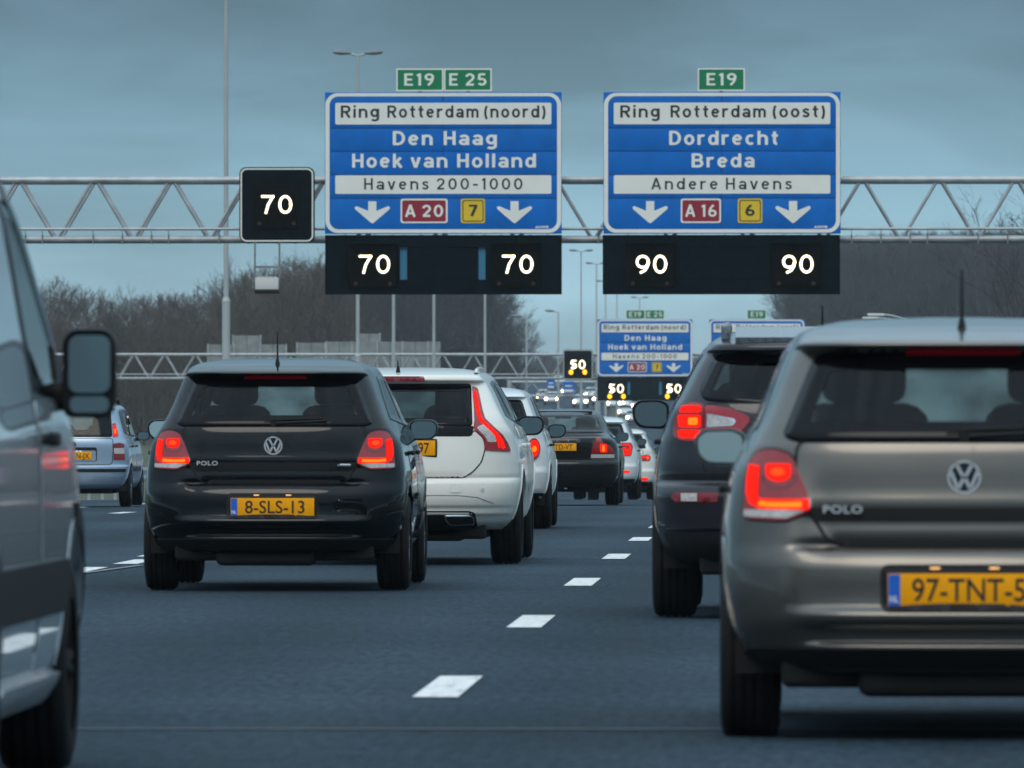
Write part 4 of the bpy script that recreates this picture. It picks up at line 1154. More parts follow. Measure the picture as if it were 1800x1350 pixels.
# --- plain hatchbacks further along the queue (one recipe, different bodies and lamps)
def far_hatch(name, paint, hw, H, L, lamp, res=(26, 30, 40), plate=True, lit=True, window='glass_dark'):
    k = H / 1.463; q = hw / .838; a = L / 3.97
    W = [(.27, .74), (.33, .79), (.42, .825), (.55, .838), (.70, .835), (.82, .82), (.92, .79), (1.0, .765), (1.06, .74), (1.2, .685), (1.33, .625), (1.39, .585), (1.42, .53), (1.445, .42), (1.458, .26), (1.463, .1)]
    Rr = [(.27, .12), (.33, .05), (.42, .0), (.58, .0), (.64, .05), (.78, .08), (.95, .11), (1.02, .13), (1.03, .137), (1.06, .158), (1.2, .26), (1.30, .33), (1.335, .355), (1.343, .361), (1.347, .345), (1.352, .31), (1.362, .31), (1.378, .36), (1.40, .48), (1.425, .70), (1.445, 1.0), (1.458, 1.3), (1.463, 1.55)]
    F = [(.27, 3.80), (.35, 3.94), (.5, 3.97), (.65, 3.93), (.75, 3.8), (.85, 3.45), (.92, 3.1), (.97, 2.9), (1.0, 2.82), (1.34, 2.18), (1.42, 1.98), (1.45, 1.8), (1.463, 1.62)]
    CR = [(.27, .55), (.7, .5), (.9, .42), (1.0, .34), (1.1, .24), (1.35, .2), (1.463, .2)]
    CF = [(.27, .8), (.7, .9), (.97, .5), (1.35, .35), (1.463, .05)]
    W = [(z * k, w * q) for z, w in W]; Rr = [(z * k, y) for z, y in Rr]; F = [(z * k, y * a) for z, y in F]
    CR = [(z * k, v) for z, v in CR]; CF = [(z * k, v) for z, v in CF]
    c = Car(name, W, Rr, F, CR, CF, paint, 2.6, L)
    def T(p): return [(x * q, z * k) for x, z in p]
    def S(p): return [(y * a, z * k) for y, z in p]
    c.wheels(.80 * a, 3.19 * a, .305 * k, 1.46 * q, .20)
    c.window('rear_window', T([(-.54, 1.325), (-.63, 1.05), (.63, 1.05), (.54, 1.325)]), border=.05, r=.04, m=window)
    c.window('windscreen', T([(-.50, 1.33), (-.63, 1.03), (.63, 1.03), (.50, 1.33)]), 'front', border=.04, m='screen')
    for sg in (-1, 1):
        c.window('side_window', S([(.75, 1.07), (1.62, 1.03), (1.62, 1.35), (1.05, 1.345)]), 'side', sg, border=.03, r=.03)
        c.window('side_window', S([(1.68, 1.03), (2.62, 1.0), (2.12, 1.32), (1.68, 1.35)]), 'side', sg, border=.03, r=.03)
    tgp = fillet(T([(-.56, 1.03), (.56, 1.03), (.56, .9), (.50, .72), (.42, .66), (-.42, .66), (-.50, .72), (-.56, .9)]), .03)
    c.patch('tailgate_gap', inset(tgp, -.010), 'gap', .003, skirt=.006)
    c.patch('tailgate', tgp, paint, .005, step=.05)
    for sg in (1, -1):
        f_ = (lambda p: p) if sg > 0 else c.mirror_poly
        lamp(c, f_, q, k)
    c.patch('lower_bumper', fillet(T([(-.72, .28), (.72, .28), (.78, .37), (-.78, .37)]), .03), 'trim', .005)
    c.patch('third_brake_light', fillet(T([(-.24, 1.352), (.24, 1.352), (.23, 1.385), (-.23, 1.385)]), .01), 'lens_faint_glow', .006)
    under(c, .60 * q, .25, L - .4, .20, .34)
    if plate: c.plate(.80 * k, None)
    c.doors([(.98 * a, 1.62 * a), (1.67 * a, 2.6 * a)], .36 * k, 1.0 * k, .86 * k)
    c.mirrors(2.42 * a, 1.0 * k, .745 * q, .20, .14, 'trim')
    c.cabin(.42, 2.85 * a, .32, .97 * k, 1.40 * k, .60 * q)
    c.body(*res)
    return c

def lamp_oval(c, f_, q, k):
    tl = c.patch('tail_light', f_(arc(.665 * q, .82 * k, .062, .11, 0, 345, 20)), 'lens', .009, step=.03)
    c.patch('light_guide', f_(arc(.668 * q, .83 * k, .045, .085, 0, 340, 18)), 'lit', .0115, parent=tl, step=.03, skirt=.003)
    c.patch('light_core', f_(arc(.668 * q, .82 * k, .022, .03, 0, 340, 12)), 'lit_core', .0125, parent=tl, step=.03, skirt=.003)
def lamp_frame(c, f_, q, k):
    tl = c.patch('tail_light', f_(fillet([(.47 * q, .77 * k), (.70 * q, .77 * k), (.73 * q, .93 * k), (.70 * q, 1.0 * k), (.47 * q, 1.0 * k)], .02)), 'lens', .009, step=.04)
    c.patch('light_guide', f_(stroke([(.50 * q, .97 * k), (.67 * q, .965 * k), (.69 * q, .92 * k), (.675 * q, .80 * k), (.50 * q, .80 * k)], .03)), 'lit', .0115, parent=tl, step=.04, skirt=.003)
    c.patch('light_guide', f_(stroke([(.50 * q, .92 * k), (.61 * q, .91 * k), (.61 * q, .855 * k), (.50 * q, .855 * k)], .022)), 'lit', .0115, parent=tl, step=.04, skirt=.003)
    c.patch('bumper_glow', f_(fillet([(.45 * q, .475 * k), (.68 * q, .475 * k), (.68 * q, .515 * k), (.45 * q, .515 * k)], .01)), 'lit', .006, step=.04)  # red fog lamp, made to glow like the tail lamps
def lamp_swept(c, f_, q, k):
    tl = c.patch('tail_light', f_(fillet([(.44 * q, .85 * k), (.50 * q, .90 * k), (.66 * q, .93 * k), (.72 * q, .88 * k), (.70 * q, .80 * k), (.56 * q, .79 * k)], .015)), 'lens', .009, step=.04)
    c.patch('light_guide', f_(stroke([(.47 * q, .865 * k), (.56 * q, .87 * k), (.66 * q, .895 * k), (.68 * q, .86 * k), (.64 * q, .825 * k)], .035)), 'lit', .0115, parent=tl, step=.04, skirt=.003)
    c.patch('light_core', f_(stroke([(.64 * q, .875 * k), (.665 * q, .86 * k), (.65 * q, .84 * k)], .02)), 'lit_core', .0125, parent=tl, step=.04, skirt=.003)
    c.patch('bumper_glow', f_(fillet([(.50 * q, .40 * k), (.66 * q, .40 * k), (.68 * q, .45 * k), (.50 * q, .46 * k)], .01)), 'lit', .006, step=.04)  # glow added here too, same lit red as the tail lamps
def lamp_plain(c, f_, q, k):
    tl = c.patch('tail_light', f_(fillet([(.56 * q, .78 * k), (.72 * q, .78 * k), (.70 * q, 1.0 * k), (.58 * q, 1.0 * k)], .02)), 'lens', .009, step=.05)
    c.patch('brake_lamp', f_(fillet([(.59 * q, .84 * k), (.69 * q, .84 * k), (.68 * q, .96 * k), (.60 * q, .96 * k)], .02)), 'lit', .0115, parent=tl, step=.05, skirt=.003)

# --- panel van
def van(name, paint):
    W = [(.24, .86), (.30, .905), (.42, .935), (.7, .952), (1.0, .948), (1.1, .935), (1.4, .885), (1.75, .815), (1.85, .775), (1.92, .64), (1.95, .38), (1.96, .1)]
    Rr = [(.24, .05), (.5, 0), (1.1, .02), (1.8, .12), (1.9, .25), (1.95, .8), (1.96, 1.4)]
    F = [(.24, 4.70), (.36, 4.86), (.6, 4.89), (.78, 4.84), (.92, 4.70), (1.02, 4.58), (1.10, 4.45), (1.16, 4.38), (1.78, 3.45), (1.85, 3.25), (1.92, 2.8), (1.95, 2.2), (1.96, 1.8)]
    CR = [(.24, .2), (1.1, .2), (1.8, .25), (1.96, .1)]
    CF = [(.24, .6), (.7, .6), (1.05, .5), (1.16, .40), (1.75, .35), (1.96, .05)]
    c = Car(name, W, Rr, F, CR, CF, paint, 2.6, 4.89, [(0, .0), (2, .01)])
    c.wheels(1.0, 4.02, .335, 1.67, .22, arch=.085, rim='under')
    c.window('windscreen', [(-.72, 1.72), (-.80, 1.20), (.80, 1.20), (.72, 1.72)], 'front', border=.05, r=.06, m='screen')
    for sg in (-1, 1):
        c.window('door_window', [(2.78, 1.17), (3.98, 1.15), (3.86, 1.26), (3.10, 1.745), (2.78, 1.755)], 'side', sg, border=.055, r=.04, m='glass')
    c.window('rear_window', [(-.62, 1.70), (-.66, 1.18), (.66, 1.18), (.62, 1.70)], border=.05, m='glass_dark', r=.06)
    for sg in (-1, 1):
        c.patch('door_gap', stroke([(2.70, .40), (2.70, 1.78)], .012), 'gap', .003, 'side', sg, step=.2, skirt=.002)
        d = c.patch('door', fillet([(2.72, .34), (3.62, .34), (3.70, .55), (3.95, .72), (4.0, 1.13), (2.72, 1.15)], .06), paint, .004, 'side', sg, step=.12)
        x = c.side(2.95, 1.04)
        MB().box((sg * (x + .03), 2.92, 1.035), (.03, .20, .045), .012).tube((sg * (x - .01), 2.84, 1.035), (sg * (x + .03), 2.84, 1.035), .018, n=8).tube((sg * (x - .01), 3.0, 1.035), (sg * (x + .03), 3.0, 1.035), .018, n=8).build('handle', 'trim', d)
        c.patch('side_moulding', fillet([(.9, .51), (3.56, .51), (3.60, .60), (3.57, .67), (.9, .67)], .03), 'trim', .022, 'side', sg, step=.12, skirt=.03)
        c.patch('door_sill', fillet([(1.45, .245), (3.55, .245), (3.57, .33), (1.45, .33)], .02), 'paint_silver', .03, 'side', sg, step=.15, skirt=.04)
        c.patch('arch_trim', stroke([(4.02 + .455 * math.cos(R_(a)), .345 + .455 * math.sin(R_(a))) for a in range(-5, 100, 7)], .075), 'trim', .012, 'side', sg, step=.2, skirt=.03)
        c.patch('pillar_trim', stroke([(4.03, 1.16), (3.86, 1.31), (3.55, 1.50), (3.22, 1.70), (3.02, 1.79)], .075), 'frit', .006, 'side', sg, step=.1, skirt=.01)
        c.patch('mirror_base', [(3.62, 1.15), (4.02, 1.15), (3.98, 1.22), (3.72, 1.32)], 'trim', .010, 'side', sg, step=.1)
        # tall mirror on an arm
        o = fillet([(.965, 1.105), (1.095, 1.105), (1.115, 1.15), (1.115, 1.33), (1.09, 1.368), (.98, 1.368), (.955, 1.33), (.952, 1.14)], .03)
        o = [(sg * p[0], p[1]) for p in o]; N = len(o); cx = sg * 1.035; cz = 1.235; V = []
        lv = [(0, 1), (.03, 1.04), (.08, 1.0), (.13, .8), (.15, .5)]
        for dy, kk in lv: V += [(cx + (p[0] - cx) * kk, 3.52 + dy, cz + (p[1] - cz) * kk) for p in o]
        mb = MB().add(V, [(i * N + k, i * N + (k + 1) % N, (i + 1) * N + (k + 1) % N, (i + 1) * N + k) for i in range(len(lv) - 1) for k in range(N)], True)
        mb.add([(p[0], 3.537, p[1]) for p in o], [tuple(range(N))]); mb.add(V[-N:], [tuple(range(N))])
        mb.box((sg * .93, 3.62, 1.165), (.13, .10, .09), .03)
        mo = mb.build('door_mirror', 'trim', c.root)
        MB().add([(p[0], 3.520 + .07 * (p[1] - 1.235), p[1]) for p in [(sg * a, b) for a, b in rrect(.972, 1.10, 1.175, 1.352, .03)]], [tuple(range(24))]).build('mirror_glass', 'mirror', mo)
        MB().add([(p[0], 3.520 + .07 * (p[1] - 1.235), p[1]) for p in [(sg * a, b) for a, b in rrect(.976, 1.096, 1.115, 1.165, .02)]], [tuple(range(24))]).build('mirror_glass', 'mirror', mo)
    MB().box((0, 4.62, .40), (1.80, .45, .36), .10).build('front_bumper', 'trim', c.root)
    under(c, .72, .2, 4.6, .20, .34)
    c.cabin(2.3, 4.3, .40, 1.12, 1.86, .80, front_y=2.85, shelf=False, head=.12)
    for sg in (1, -1):
        f_ = (lambda p: p) if sg > 0 else c.mirror_poly
        c.patch('tail_light', f_(fillet([(.78, .75), (.90, .75), (.88, 1.15), (.80, 1.15)], .02)), 'lens', .01, step=.05)
    c.plate(.85, None)
    c.body(30, 70, 60)
    return c

c = van('delivery_van', 'paint_van'); c.place(-3.205, 26.0)
tag(c.root, 'silver panel van at the left edge, dark side moulding and tall door mirror', 'van')
c = compact_hatch('hatchback', 'paint_black', '8-SLS-13', (-.17, .20), True); c.place(-3.27, 59.98)
tag(c.root, 'black hatchback with yellow plate 8-SLS-13 in the middle lane', 'car', 'cars queuing on the motorway')
c = compact_hatch('hatchback', 'paint_grey', '97-TNT-5', (-.178, .205), False); c.place(0.56, 32.7); c.root.location.z -= .012
tag(c.root, 'grey brown hatchback with plate 97-TNT at the right edge, nearest the camera', 'car', 'cars queuing on the motorway')
c = suv('sport_utility_car', 'paint_plum'); c.place(0.127, 51.7)
tag(c.root, 'dark sport utility car half hidden behind the grey hatchback', 'car', 'cars queuing on the motorway')
c = estate('estate_car', 'paint_white'); c.place(-2.965, 70.9)
tag(c.root, 'white estate car with tall bent tail lights beside the black hatchback', 'car', 'cars queuing on the motorway')
c = far_hatch('hatchback', 'paint_white_two', .83, 1.44, 3.75, lamp_oval); c.place(-3.335, 97.2)
tag(c.root, 'white hatchback with oval tail light just ahead of the white estate car', 'car', 'cars queuing on the motorway')
c = saloon('saloon_car', 'paint_charcoal'); c.place(-3.53, 142.0)
tag(c.root, 'black saloon car with plate ending TD-VT ahead of the white cars', 'car', 'cars queuing on the motorway')
c = tall_hatch('tall_hatchback', 'paint_blue'); c.place(-10.25, 136.4)
tag(c.root, 'light blue tall hatchback with roof rails beside the van mirror', 'car', 'cars queuing on the motorway')
c = far_hatch('compact_utility_car', 'paint_white_two', .91, 1.55, 4.4, lamp_frame); c.place(-3.86, 178)
tag(c.root, 'white utility car with framed red tail lights right of the black saloon', 'car', 'cars queuing on the motorway')
c = far_hatch('hatchback', 'paint_white', .87, 1.48, 4.2, lamp_swept); c.place(-3.82, 200)
tag(c.root, 'white hatchback with swept lit tail lights, second right of the black saloon', 'car', 'cars queuing on the motorway')
c = far_hatch('hatchback', 'paint_white_two', .86, 1.49, 4.1, lamp_plain); c.place(-4.1, 226)
tag(c.root, 'farthest white hatchback, only its right edge showing past the queue', 'car', 'cars queuing on the motorway')
c = far_hatch('hatchback', 'paint_silver', .88, 1.50, 4.2, lamp_plain); c.place(-0.22, 96)
tag(c.root, 'silver hatchback hidden ahead of the dark sport utility car, its mirror showing', 'car', 'cars queuing on the motorway')

# ------------------------------------------------------------------ gantries with direction signs
Kz = 1 / (3.75 * 71.7)            # sign layout unit
GX = 1405
def gx(px): return (px - GX) / 71.7
def gz(py): return (723 - py) / 71.7 + 1.12

def digit_polys(ch, x, z, w, h, t):
    """stroke outlines of a signal figure in the box x..x+w, z..z+h"""
    r = t / 2; x0, x1, z0, z1 = x + r, x + w - r, z + r, z + h - r
    if ch == '7': return [stroke([(x0 - r, z1), (x1 + r * .3, z1)], t), stroke([(x1 - r * .3, z1 + r * .4), (x0 + w * .42, z0 + h * .42), (x0 + w * .24, z0 - r)], t)]
    if ch == '0': return [stroke(arc((x0 + x1) / 2, (z0 + z1) / 2, (x1 - x0) / 2, (z1 - z0) / 2, a, a + 92, 8), t) for a in (0, 90, 180, 270)]
    if ch == '9': return [stroke(arc((x0 + x1) / 2, z0 + h * .56, (x1 - x0) / 2, h * .30, a, a + 92, 8), t) for a in (0, 90, 180, 270)] + [stroke([(x1, z0 + h * .56), (x1 - w * .08, z0 + h * .30), (x1 - w * .24, z0 + h * .10), (x0 + w * .22, z0 - r * .5)], t)]
    if ch == '5': return [stroke([(x1, z1), (x0 + w * .12, z1)], t), stroke([(x0 + w * .14, z1 + r * .5), (x0 + w * .04, z0 + h * .48)], t), stroke([(x0 + w * .02, z0 + h * .50)] + arc(x0 + w * .30, z0 + h * .28, w * .48, h * .28, 110, -130, 14), t)]
    return []

def number(txt, cx, zc, h, y, parent, m='digit'):
    w = h * .74; gap = h * .20; tot = len(txt) * w + (len(txt) - 1) * gap; mb = MB()
    for i, ch in enumerate(txt):
        for p in digit_polys(ch, cx - tot / 2 + i * (w + gap), zc - h / 2, w, h, h * .13): mb.plate(p, y, y + .01)
    return mb.build('lit_number', m, parent)

def arrow_poly(cx, z):     # z: function zoom-y -> local z
    P = [(-27, 992), (27, 992), (27, 1056), (104, 1024), (117, 1032), (113, 1045), (12, 1132), (0, 1139), (-12, 1132), (-113, 1045), (-117, 1032), (-104, 1024), (-27, 1056)]
    return [(cx + x * Kz, z(y)) for x, y in P]

def board(g, name, px_l, title, t_x, lines, sub, sub_x, road_no, road_w, exit_no, arrows, label):
    """blue sign board of ten panels; local origin at its lower left corner"""
    Wd, Hd = 417.5 / 71.7, 250 / 71.7
    b = empty(name, (g['x'] + gx(px_l), g['y'], g['z'] + gz(412)))
    tag(b, label, 'sign', 'blue direction signs over the motorway')
    Z = lambda v: (1210 - v) * Kz * (Hd / (942 * Kz))
    X = lambda v: (v - 115) * Kz * (Wd / (1568 * Kz))
    rows = [268, 508, 662, 818, 973, 1210]
    cols = [0, Wd / 2, Wd]
    for i in range(5):
        for j in range(2):
            z1, z0 = Z(rows[i]), Z(rows[i + 1]); x0, x1 = cols[j], cols[j + 1]; gp = .007
            MB().box(((x0 + x1) / 2, .03, (z0 + z1) / 2), (x1 - x0 - 2 * gp, .06, z1 - z0 - 2 * gp), .004).build('panel', 'sign_blue', b)
    MB().box((Wd / 2, .09, Hd / 2), (Wd - .04, .05, Hd - .04)).build('backing', 'galv_dark', b)
    for x in (Wd * .2, Wd * .8): MB().box((x, .19, Hd / 2), (.10, .16, Hd - .2)).build('bracket', 'galv_dark', b)
    MB().ring(rrect(X(120), X(1678), Z(1202), Z(275), .30, 8), rrect(X(147), X(1651), Z(1178), Z(297), .22, 8), -.003).build('border', 'sign_white', b)
    p1 = MB().plate(rrect(X(185), X(1613), Z(483), Z(340), .035), -.006, -.001).build('name_band', 'sign_white', b)
    p2 = MB().plate(rrect(X(185), X(1613), Z(943), Z(820), .035), -.006, -.001).build('name_band', 'sign_white', b)
    for i in range(len(title)):
        road_letters(title[i], X(t_x[i][0]), X(t_x[i][1]), Z(438), 80 * Kz, -.010, 'sign_black', p1, .165)
    for (s_, a, c_, base, cap) in lines: road_letters(s_, X(a), X(c_), Z(base), cap * Kz, -.007, 'sign_white', b, .185)
    road_letters(sub, X(sub_x[0]), X(sub_x[1]), Z(915), 76 * Kz, -.010, 'sign_black', p2, .14, .26)
    xa, xb = road_w
    s1 = MB().plate(rrect(X(xa), X(xb), Z(1137), Z(975), .06), -.006, -.001).build('road_shield', 'sign_white', b)
    MB().plate(rrect(X(xa + 11), X(xb - 12), Z(1126), Z(986), .04), -.010, -.007).build('shield_face', 'sign_red', s1)
    road_letters(road_no, X(xa + 30), X(xb - 30), Z(1096), 80 * Kz, -.014, 'sign_white', s1, .17)
    ea, eb = exit_no[1]
    s2 = MB().plate(rrect(X(ea), X(eb), Z(1137), Z(975), .05), -.006, -.001).build('exit_shield', 'sign_yellow', b)
    MB().ring(rrect(X(ea + 11), X(eb - 10), Z(1127), Z(985), .05, 6), rrect(X(ea + 17), X(eb - 16), Z(1121), Z(991), .04, 6), -.009).build('shield_ring', 'sign_black', s2)
    road_letters(exit_no[0], X((ea + eb) / 2 - 30), X((ea + eb) / 2 + 30), Z(1090), 74 * Kz, -.010, 'sign_black', s2, .18)
    for a in arrows: MB().fan(arrow_poly(X(a), Z), (X(a), Z(1100)), -.006, -.001).build('lane_arrow', 'sign_white', b)
    lettering('ANWB', X(1505), X(1595), Z(1172), 17 * Kz, -.006, 'sign_white', b, .03)
    return b

def eplate(g, px0, px1, text, tx, label):
    x0, x1 = gx(px0), gx(px1); z0, z1 = gz(160.5), gz(120.5)
    b = empty('route_plate', (g['x'] + x0, g['y'] + .01, g['z'] + z0)); w, h = x1 - x0, z1 - z0
    tag(b, label, 'sign', 'green route number plates')
    MB().plate(rrect(0, w, 0, h, .02), .0, .05).build('rim', 'sign_white', b)
    MB().plate(rrect(.035, w - .035, .035, h - .035, .015), -.004, -.001).build('face', 'sign_green', b)
    road_letters(text, tx[0] * w, tx[1] * w, h * .24, h * .54, -.008, 'sign_white', b, .17)
    MB().box((w / 2, .10, h * .3), (.08, .09, h * .9)).build('bracket', 'galv_dark', b)
    return b

def signal_board(g, px0, px1, mods, slots, num, label, amber=False):
    """black board under a sign, lamp matrices on it, open slots through it"""
    x0, x1 = gx(px0), gx(px1); zt, zb = gz(413.5), gz(518)
    b = empty('signal_board', (g['x'] + x0, g['y'] + .05, g['z'] + zb)); w, h = x1 - x0, zt - zb
    tag(b, label, 'signal', 'black lane signal boards')
    zs1, zs0 = gz(435) - zb, gz(492) - zb
    cut = [0.0]
    for s_ in slots: cut += [gx(s_) - x0, gx(s_ + 13) - x0]
    cut.append(w)
    rail = MB().box((w / 2, .06, (zs1 + h) / 2), (w, .12, h - zs1)).build('board_rail', 'panel', b)
    MB().box((w / 2, .06, zs0 / 2), (w, .12, zs0)).build('board_rail', 'panel', b)
    for k in range(0, len(cut), 2):
        a, c_ = cut[k], cut[k + 1]
        MB().box(((a + c_) / 2, .066, (zs0 + zs1) / 2), (c_ - a, .108, zs1 - zs0 - .016)).build('board_panel', 'panel', b)
    MB().box((w / 2, .135, h / 2), (w - .02, .02, h - .02)).build('board_back', 'panel', b)
    for s_ in slots: MB().box((gx(s_ + 6.5) - x0, .10, (zs0 + zs1) / 2), (13 / 71.7, .04, zs1 - zs0)).build('slot_plate', 'slot', b)
    n = int(w / .97)
    for k in range(n):                              # bolted battens
        x = (k + .5) * w / n
        if any(abs(x - (gx(s_ + 6) - x0)) < .2 for s_ in slots): continue
        r_ = MB().box((x, -.004, h * .52), (.035, .012, h * .78))
        for q in range(6): r_.box((x, -.012, h * (.2 + .13 * q)), (.018, .01, .018))
        r_.build('batten', 'panel', b)
    for mx in mods:
        x = gx(mx) - x0; m = MB().box((x, -.05, gz(466) - zb), (1.18, .12, 1.10), .02).build('lamp_matrix', 'module', b)
        MB().box((x, -.14, gz(428) - zb), (1.22, .30, .02)).build('hood', 'panel', m)
        number(num, x - .02 + (.06 if num != '50' else 0), gz(465) - zb, .455 if num != '50' else .54, -.122, m)
        for sg in (-1, 1):
            MB().plate(arc(x + sg * .42, gz(499) - zb, .13 if amber else .05, .15 if amber else .05, 0, 345, 16), -.125, -.11).build('flasher', 'amber' if amber else 'amber_off', m)
    return b

def matrix_sign(g, num, label, amber=False):
    x0, x1, z0, z1 = gx(421), gx(553), gz(427), gz(294)
    b = empty('matrix_sign', (g['x'] + x0, g['y'] - .05, g['z'] + z0)); w, h = x1 - x0, z1 - z0
    tag(b, label, 'signal', 'speed signals beside the boards')
    MB().plate(rrect(0, w, 0, h, .17, 8), 0, .22).build('board', 'panel', b)
    MB().ring(rrect(.028, w - .028, .028, h - .028, .15, 8), rrect(.062, w - .062, .062, h - .062, .125, 8), -.004).build('border', 'sign_white', b)
    m = MB().box((w / 2, -.04, h * .48), (1.12, .09, 1.10), .02).build('lamp_matrix', 'module', b)
    number(num, w / 2, h * .505, .45 if not amber else .54, -.092, m)
    for sg in (-1, 1):
        MB().plate(arc(w / 2 + sg * .42, h * .255, .13 if amber else .05, .15 if amber else .05, 0, 345, 16), -.095, -.08).build('flasher', 'amber' if amber else 'amber_off', m)
    return b

_diag = {}
def gantry(g, xa, xb, label, m):
    r = empty('gantry', (g['x'], g['y'] + .75, g['z'])); tag(r, label, 'gantry', 'steel truss gantries')
    zt, zb, ztr = gz(315.5), gz(420), gz(402); dep = .95
    for yy in (0, dep):
        MB().tube((xa, yy, zt), (xb, yy, zt), .088, n=14).build('top_chord', m, r)
        lo = MB().tube((xa, yy, zb), (xb, yy, zb), .085, n=14).build('bottom_chord', m, r)
    MB().tube((xa, -.16, ztr), (xb, -.16, ztr), .035, n=8).build('cable_tube', m, r)
    MB().box(((xa + xb) / 2, dep / 2, zb + .02), (xb - xa, .7, .04)).build('walkway', 'galv_dark', r)
    a0 = gx(297); st = 1.89
    top = []; k = math.ceil((xa + 1 - a0) / st)
    while a0 + k * st < xb - 1: top.append(a0 + k * st); k += 1
    hz = zt - zb - .10
    for sg in (-1, 1):
        key = (sg, m)
        if key not in _diag: _diag[key] = MB().tube((sg * .075, 0, hz), (sg * (st / 2 - .065), 0, 0), .042, n=8).mesh('diagonal', m)
    for x in top:
        for yy in (0, dep):
            for sg in (-1, 1): link_mesh('diagonal', _diag[(sg, m)], r, (x, yy, zb + .05))
    col = MB()
    clamp = MB().box((0, 0, 0), (.035, .20, .22)).mesh('clamp', 'galv_dark'); hang = MB().tube((0, -.16, ztr), (0, -.05, zb + .06), .008, n=5).mesh('hanger', 'galv_dark')
    x = xa + .8; i = 0
    while x < xb - .5:
        link_mesh('clamp', clamp, r, (x, -.01, zb)); link_mesh('hanger', hang, r, (x, 0, 0))
        x += (.72, .42, 1.25, .72)[i % 4]; i += 1
    for x in (xa, xb):
        base = road_z(g['y']) - g['z'] - .4
        MB().tube((x, dep / 2, base), (x, dep / 2, zt + .1), .30, .24, 18).build('leg', m, r)
        MB().box((x, dep / 2, base + .4), (1.0, 1.0, .5), .03).build('footing', 'concrete', r)
    return r

def gantry_set(g, num, amber, xa, xb, words, m):
    w_far = words['where']
    gantry(g, xa, xb, words['gantry'], m)
    board(g, 'direction_sign', 571, ['Ring', 'Rotterdam', '(noord)'], [(222, 475), (530, 1132), (1168, 1576)],
          [('Den', 567, 828, 620, 92), ('Haag', 903, 1252, 620, 92), ('Hoek', 298, 628, 769, 92), ('van', 685, 925, 769, 92), ('Holland', 992, 1510, 769, 92)],
          'Havens 200-1000', (375, 1423), 'A 20', (617, 928), ('7', (1015, 1175)), (430, 1370), words['s1'])
    board(g, 'direction_sign', 1061, ['Ring', 'Rotterdam', '(oost)'], [(228, 488), (560, 1188), (1232, 1580)],
          [('Dordrecht', 552, 1270, 620, 92), ('Breda', 700, 1112, 769, 92)],
          'Andere Havens', (432, 1360), 'A 16', (627, 893), ('6', (1003, 1165)), (425, 1368), words['s2'])
    eplate(g, 697, 780, 'E19', (.17, .80), words['e1'])
    eplate(g, 781, 865, 'E 25', (.11, .89), words['e2'])
    eplate(g, 1227, 1310, 'E19', (.19, .82), words['e3'])
    signal_board(g, 571.5, 988, (656, 908), (703, 841), num, words['b1'], amber)
    signal_board(g, 1060, 1477, (1143, 1400), (), num if amber else '90', words['b2'], amber)
    matrix_sign(g, num, words['m'], amber)

G1 = dict(x=0.0, y=237.0, z=0.0)
G2 = dict(x=-0.68, y=590.0, z=-2.23)
gantry_set(G1, '70', False, -33, 9.5, dict(where='near',
    gantry='grey steel truss gantry carrying the two large blue signs', s1='large blue sign reading Ring Rotterdam noord, Den Haag, Hoek van Holland',
    s2='large blue sign reading Ring Rotterdam oost, Dordrecht, Breda', e1='large green E19 plate above the left large blue sign', e2='large green E25 plate above the left large blue sign',
    e3='single large green E19 plate above the right large blue sign', b1='large black lane signal board under the Den Haag sign, lit seventy figures', b2='large black lane signal board under the Dordrecht sign, lit ninety figures',
    m='large square black speed signal showing 70 left of the blue signs'), 'galv')
gantry_set(G2, '50', True, -46, 9.0, dict(where='far',
    gantry='distant pale truss gantry behind the cars with the small blue signs', s1='small distant blue sign reading Den Haag above the black saloon',
    s2='small distant blue sign half hidden behind the dark sport utility car', e1='small distant green E19 plate, left one of a pair', e2='small distant green E25 plate beside a small E19 plate',
    e3='small distant green E19 plate above the half hidden blue sign', b1='distant black signal board showing 50 with amber lamps', b2='distant black signal board under the half hidden blue sign',
    m='small distant square speed signal showing 50 with two amber lamps'), 'galv')

# radar detector hanging under the near speed signal
d = empty('traffic_detector', (gx(470), 236.9, gz(517))); tag(d, 'white detector box hanging on two rods below the 70 signal', 'detector')
w = 40 / 71.7
for s_ in (-1, 1): MB().box((s_ * .30, .05, .80), (.045, .045, .98)).build('rod', 'galv_dark', d)
MB().box((0, .05, .66), (.60, .04, .05)).build('crossbar', 'galv_dark', d)
MB().box((0, 0, .25), (.57, .30, .30), .02).build('housing', 'box_white', d)
MB().box((0, -.02, .05), (.60, .30, .09), .01).build('sensor_base', 'trim', d)
for x in (-.2, -.1, 0, .1, .2): MB().box((x, -.14, .41), (.07, .03, .03)).build('fin', 'box_white', d)

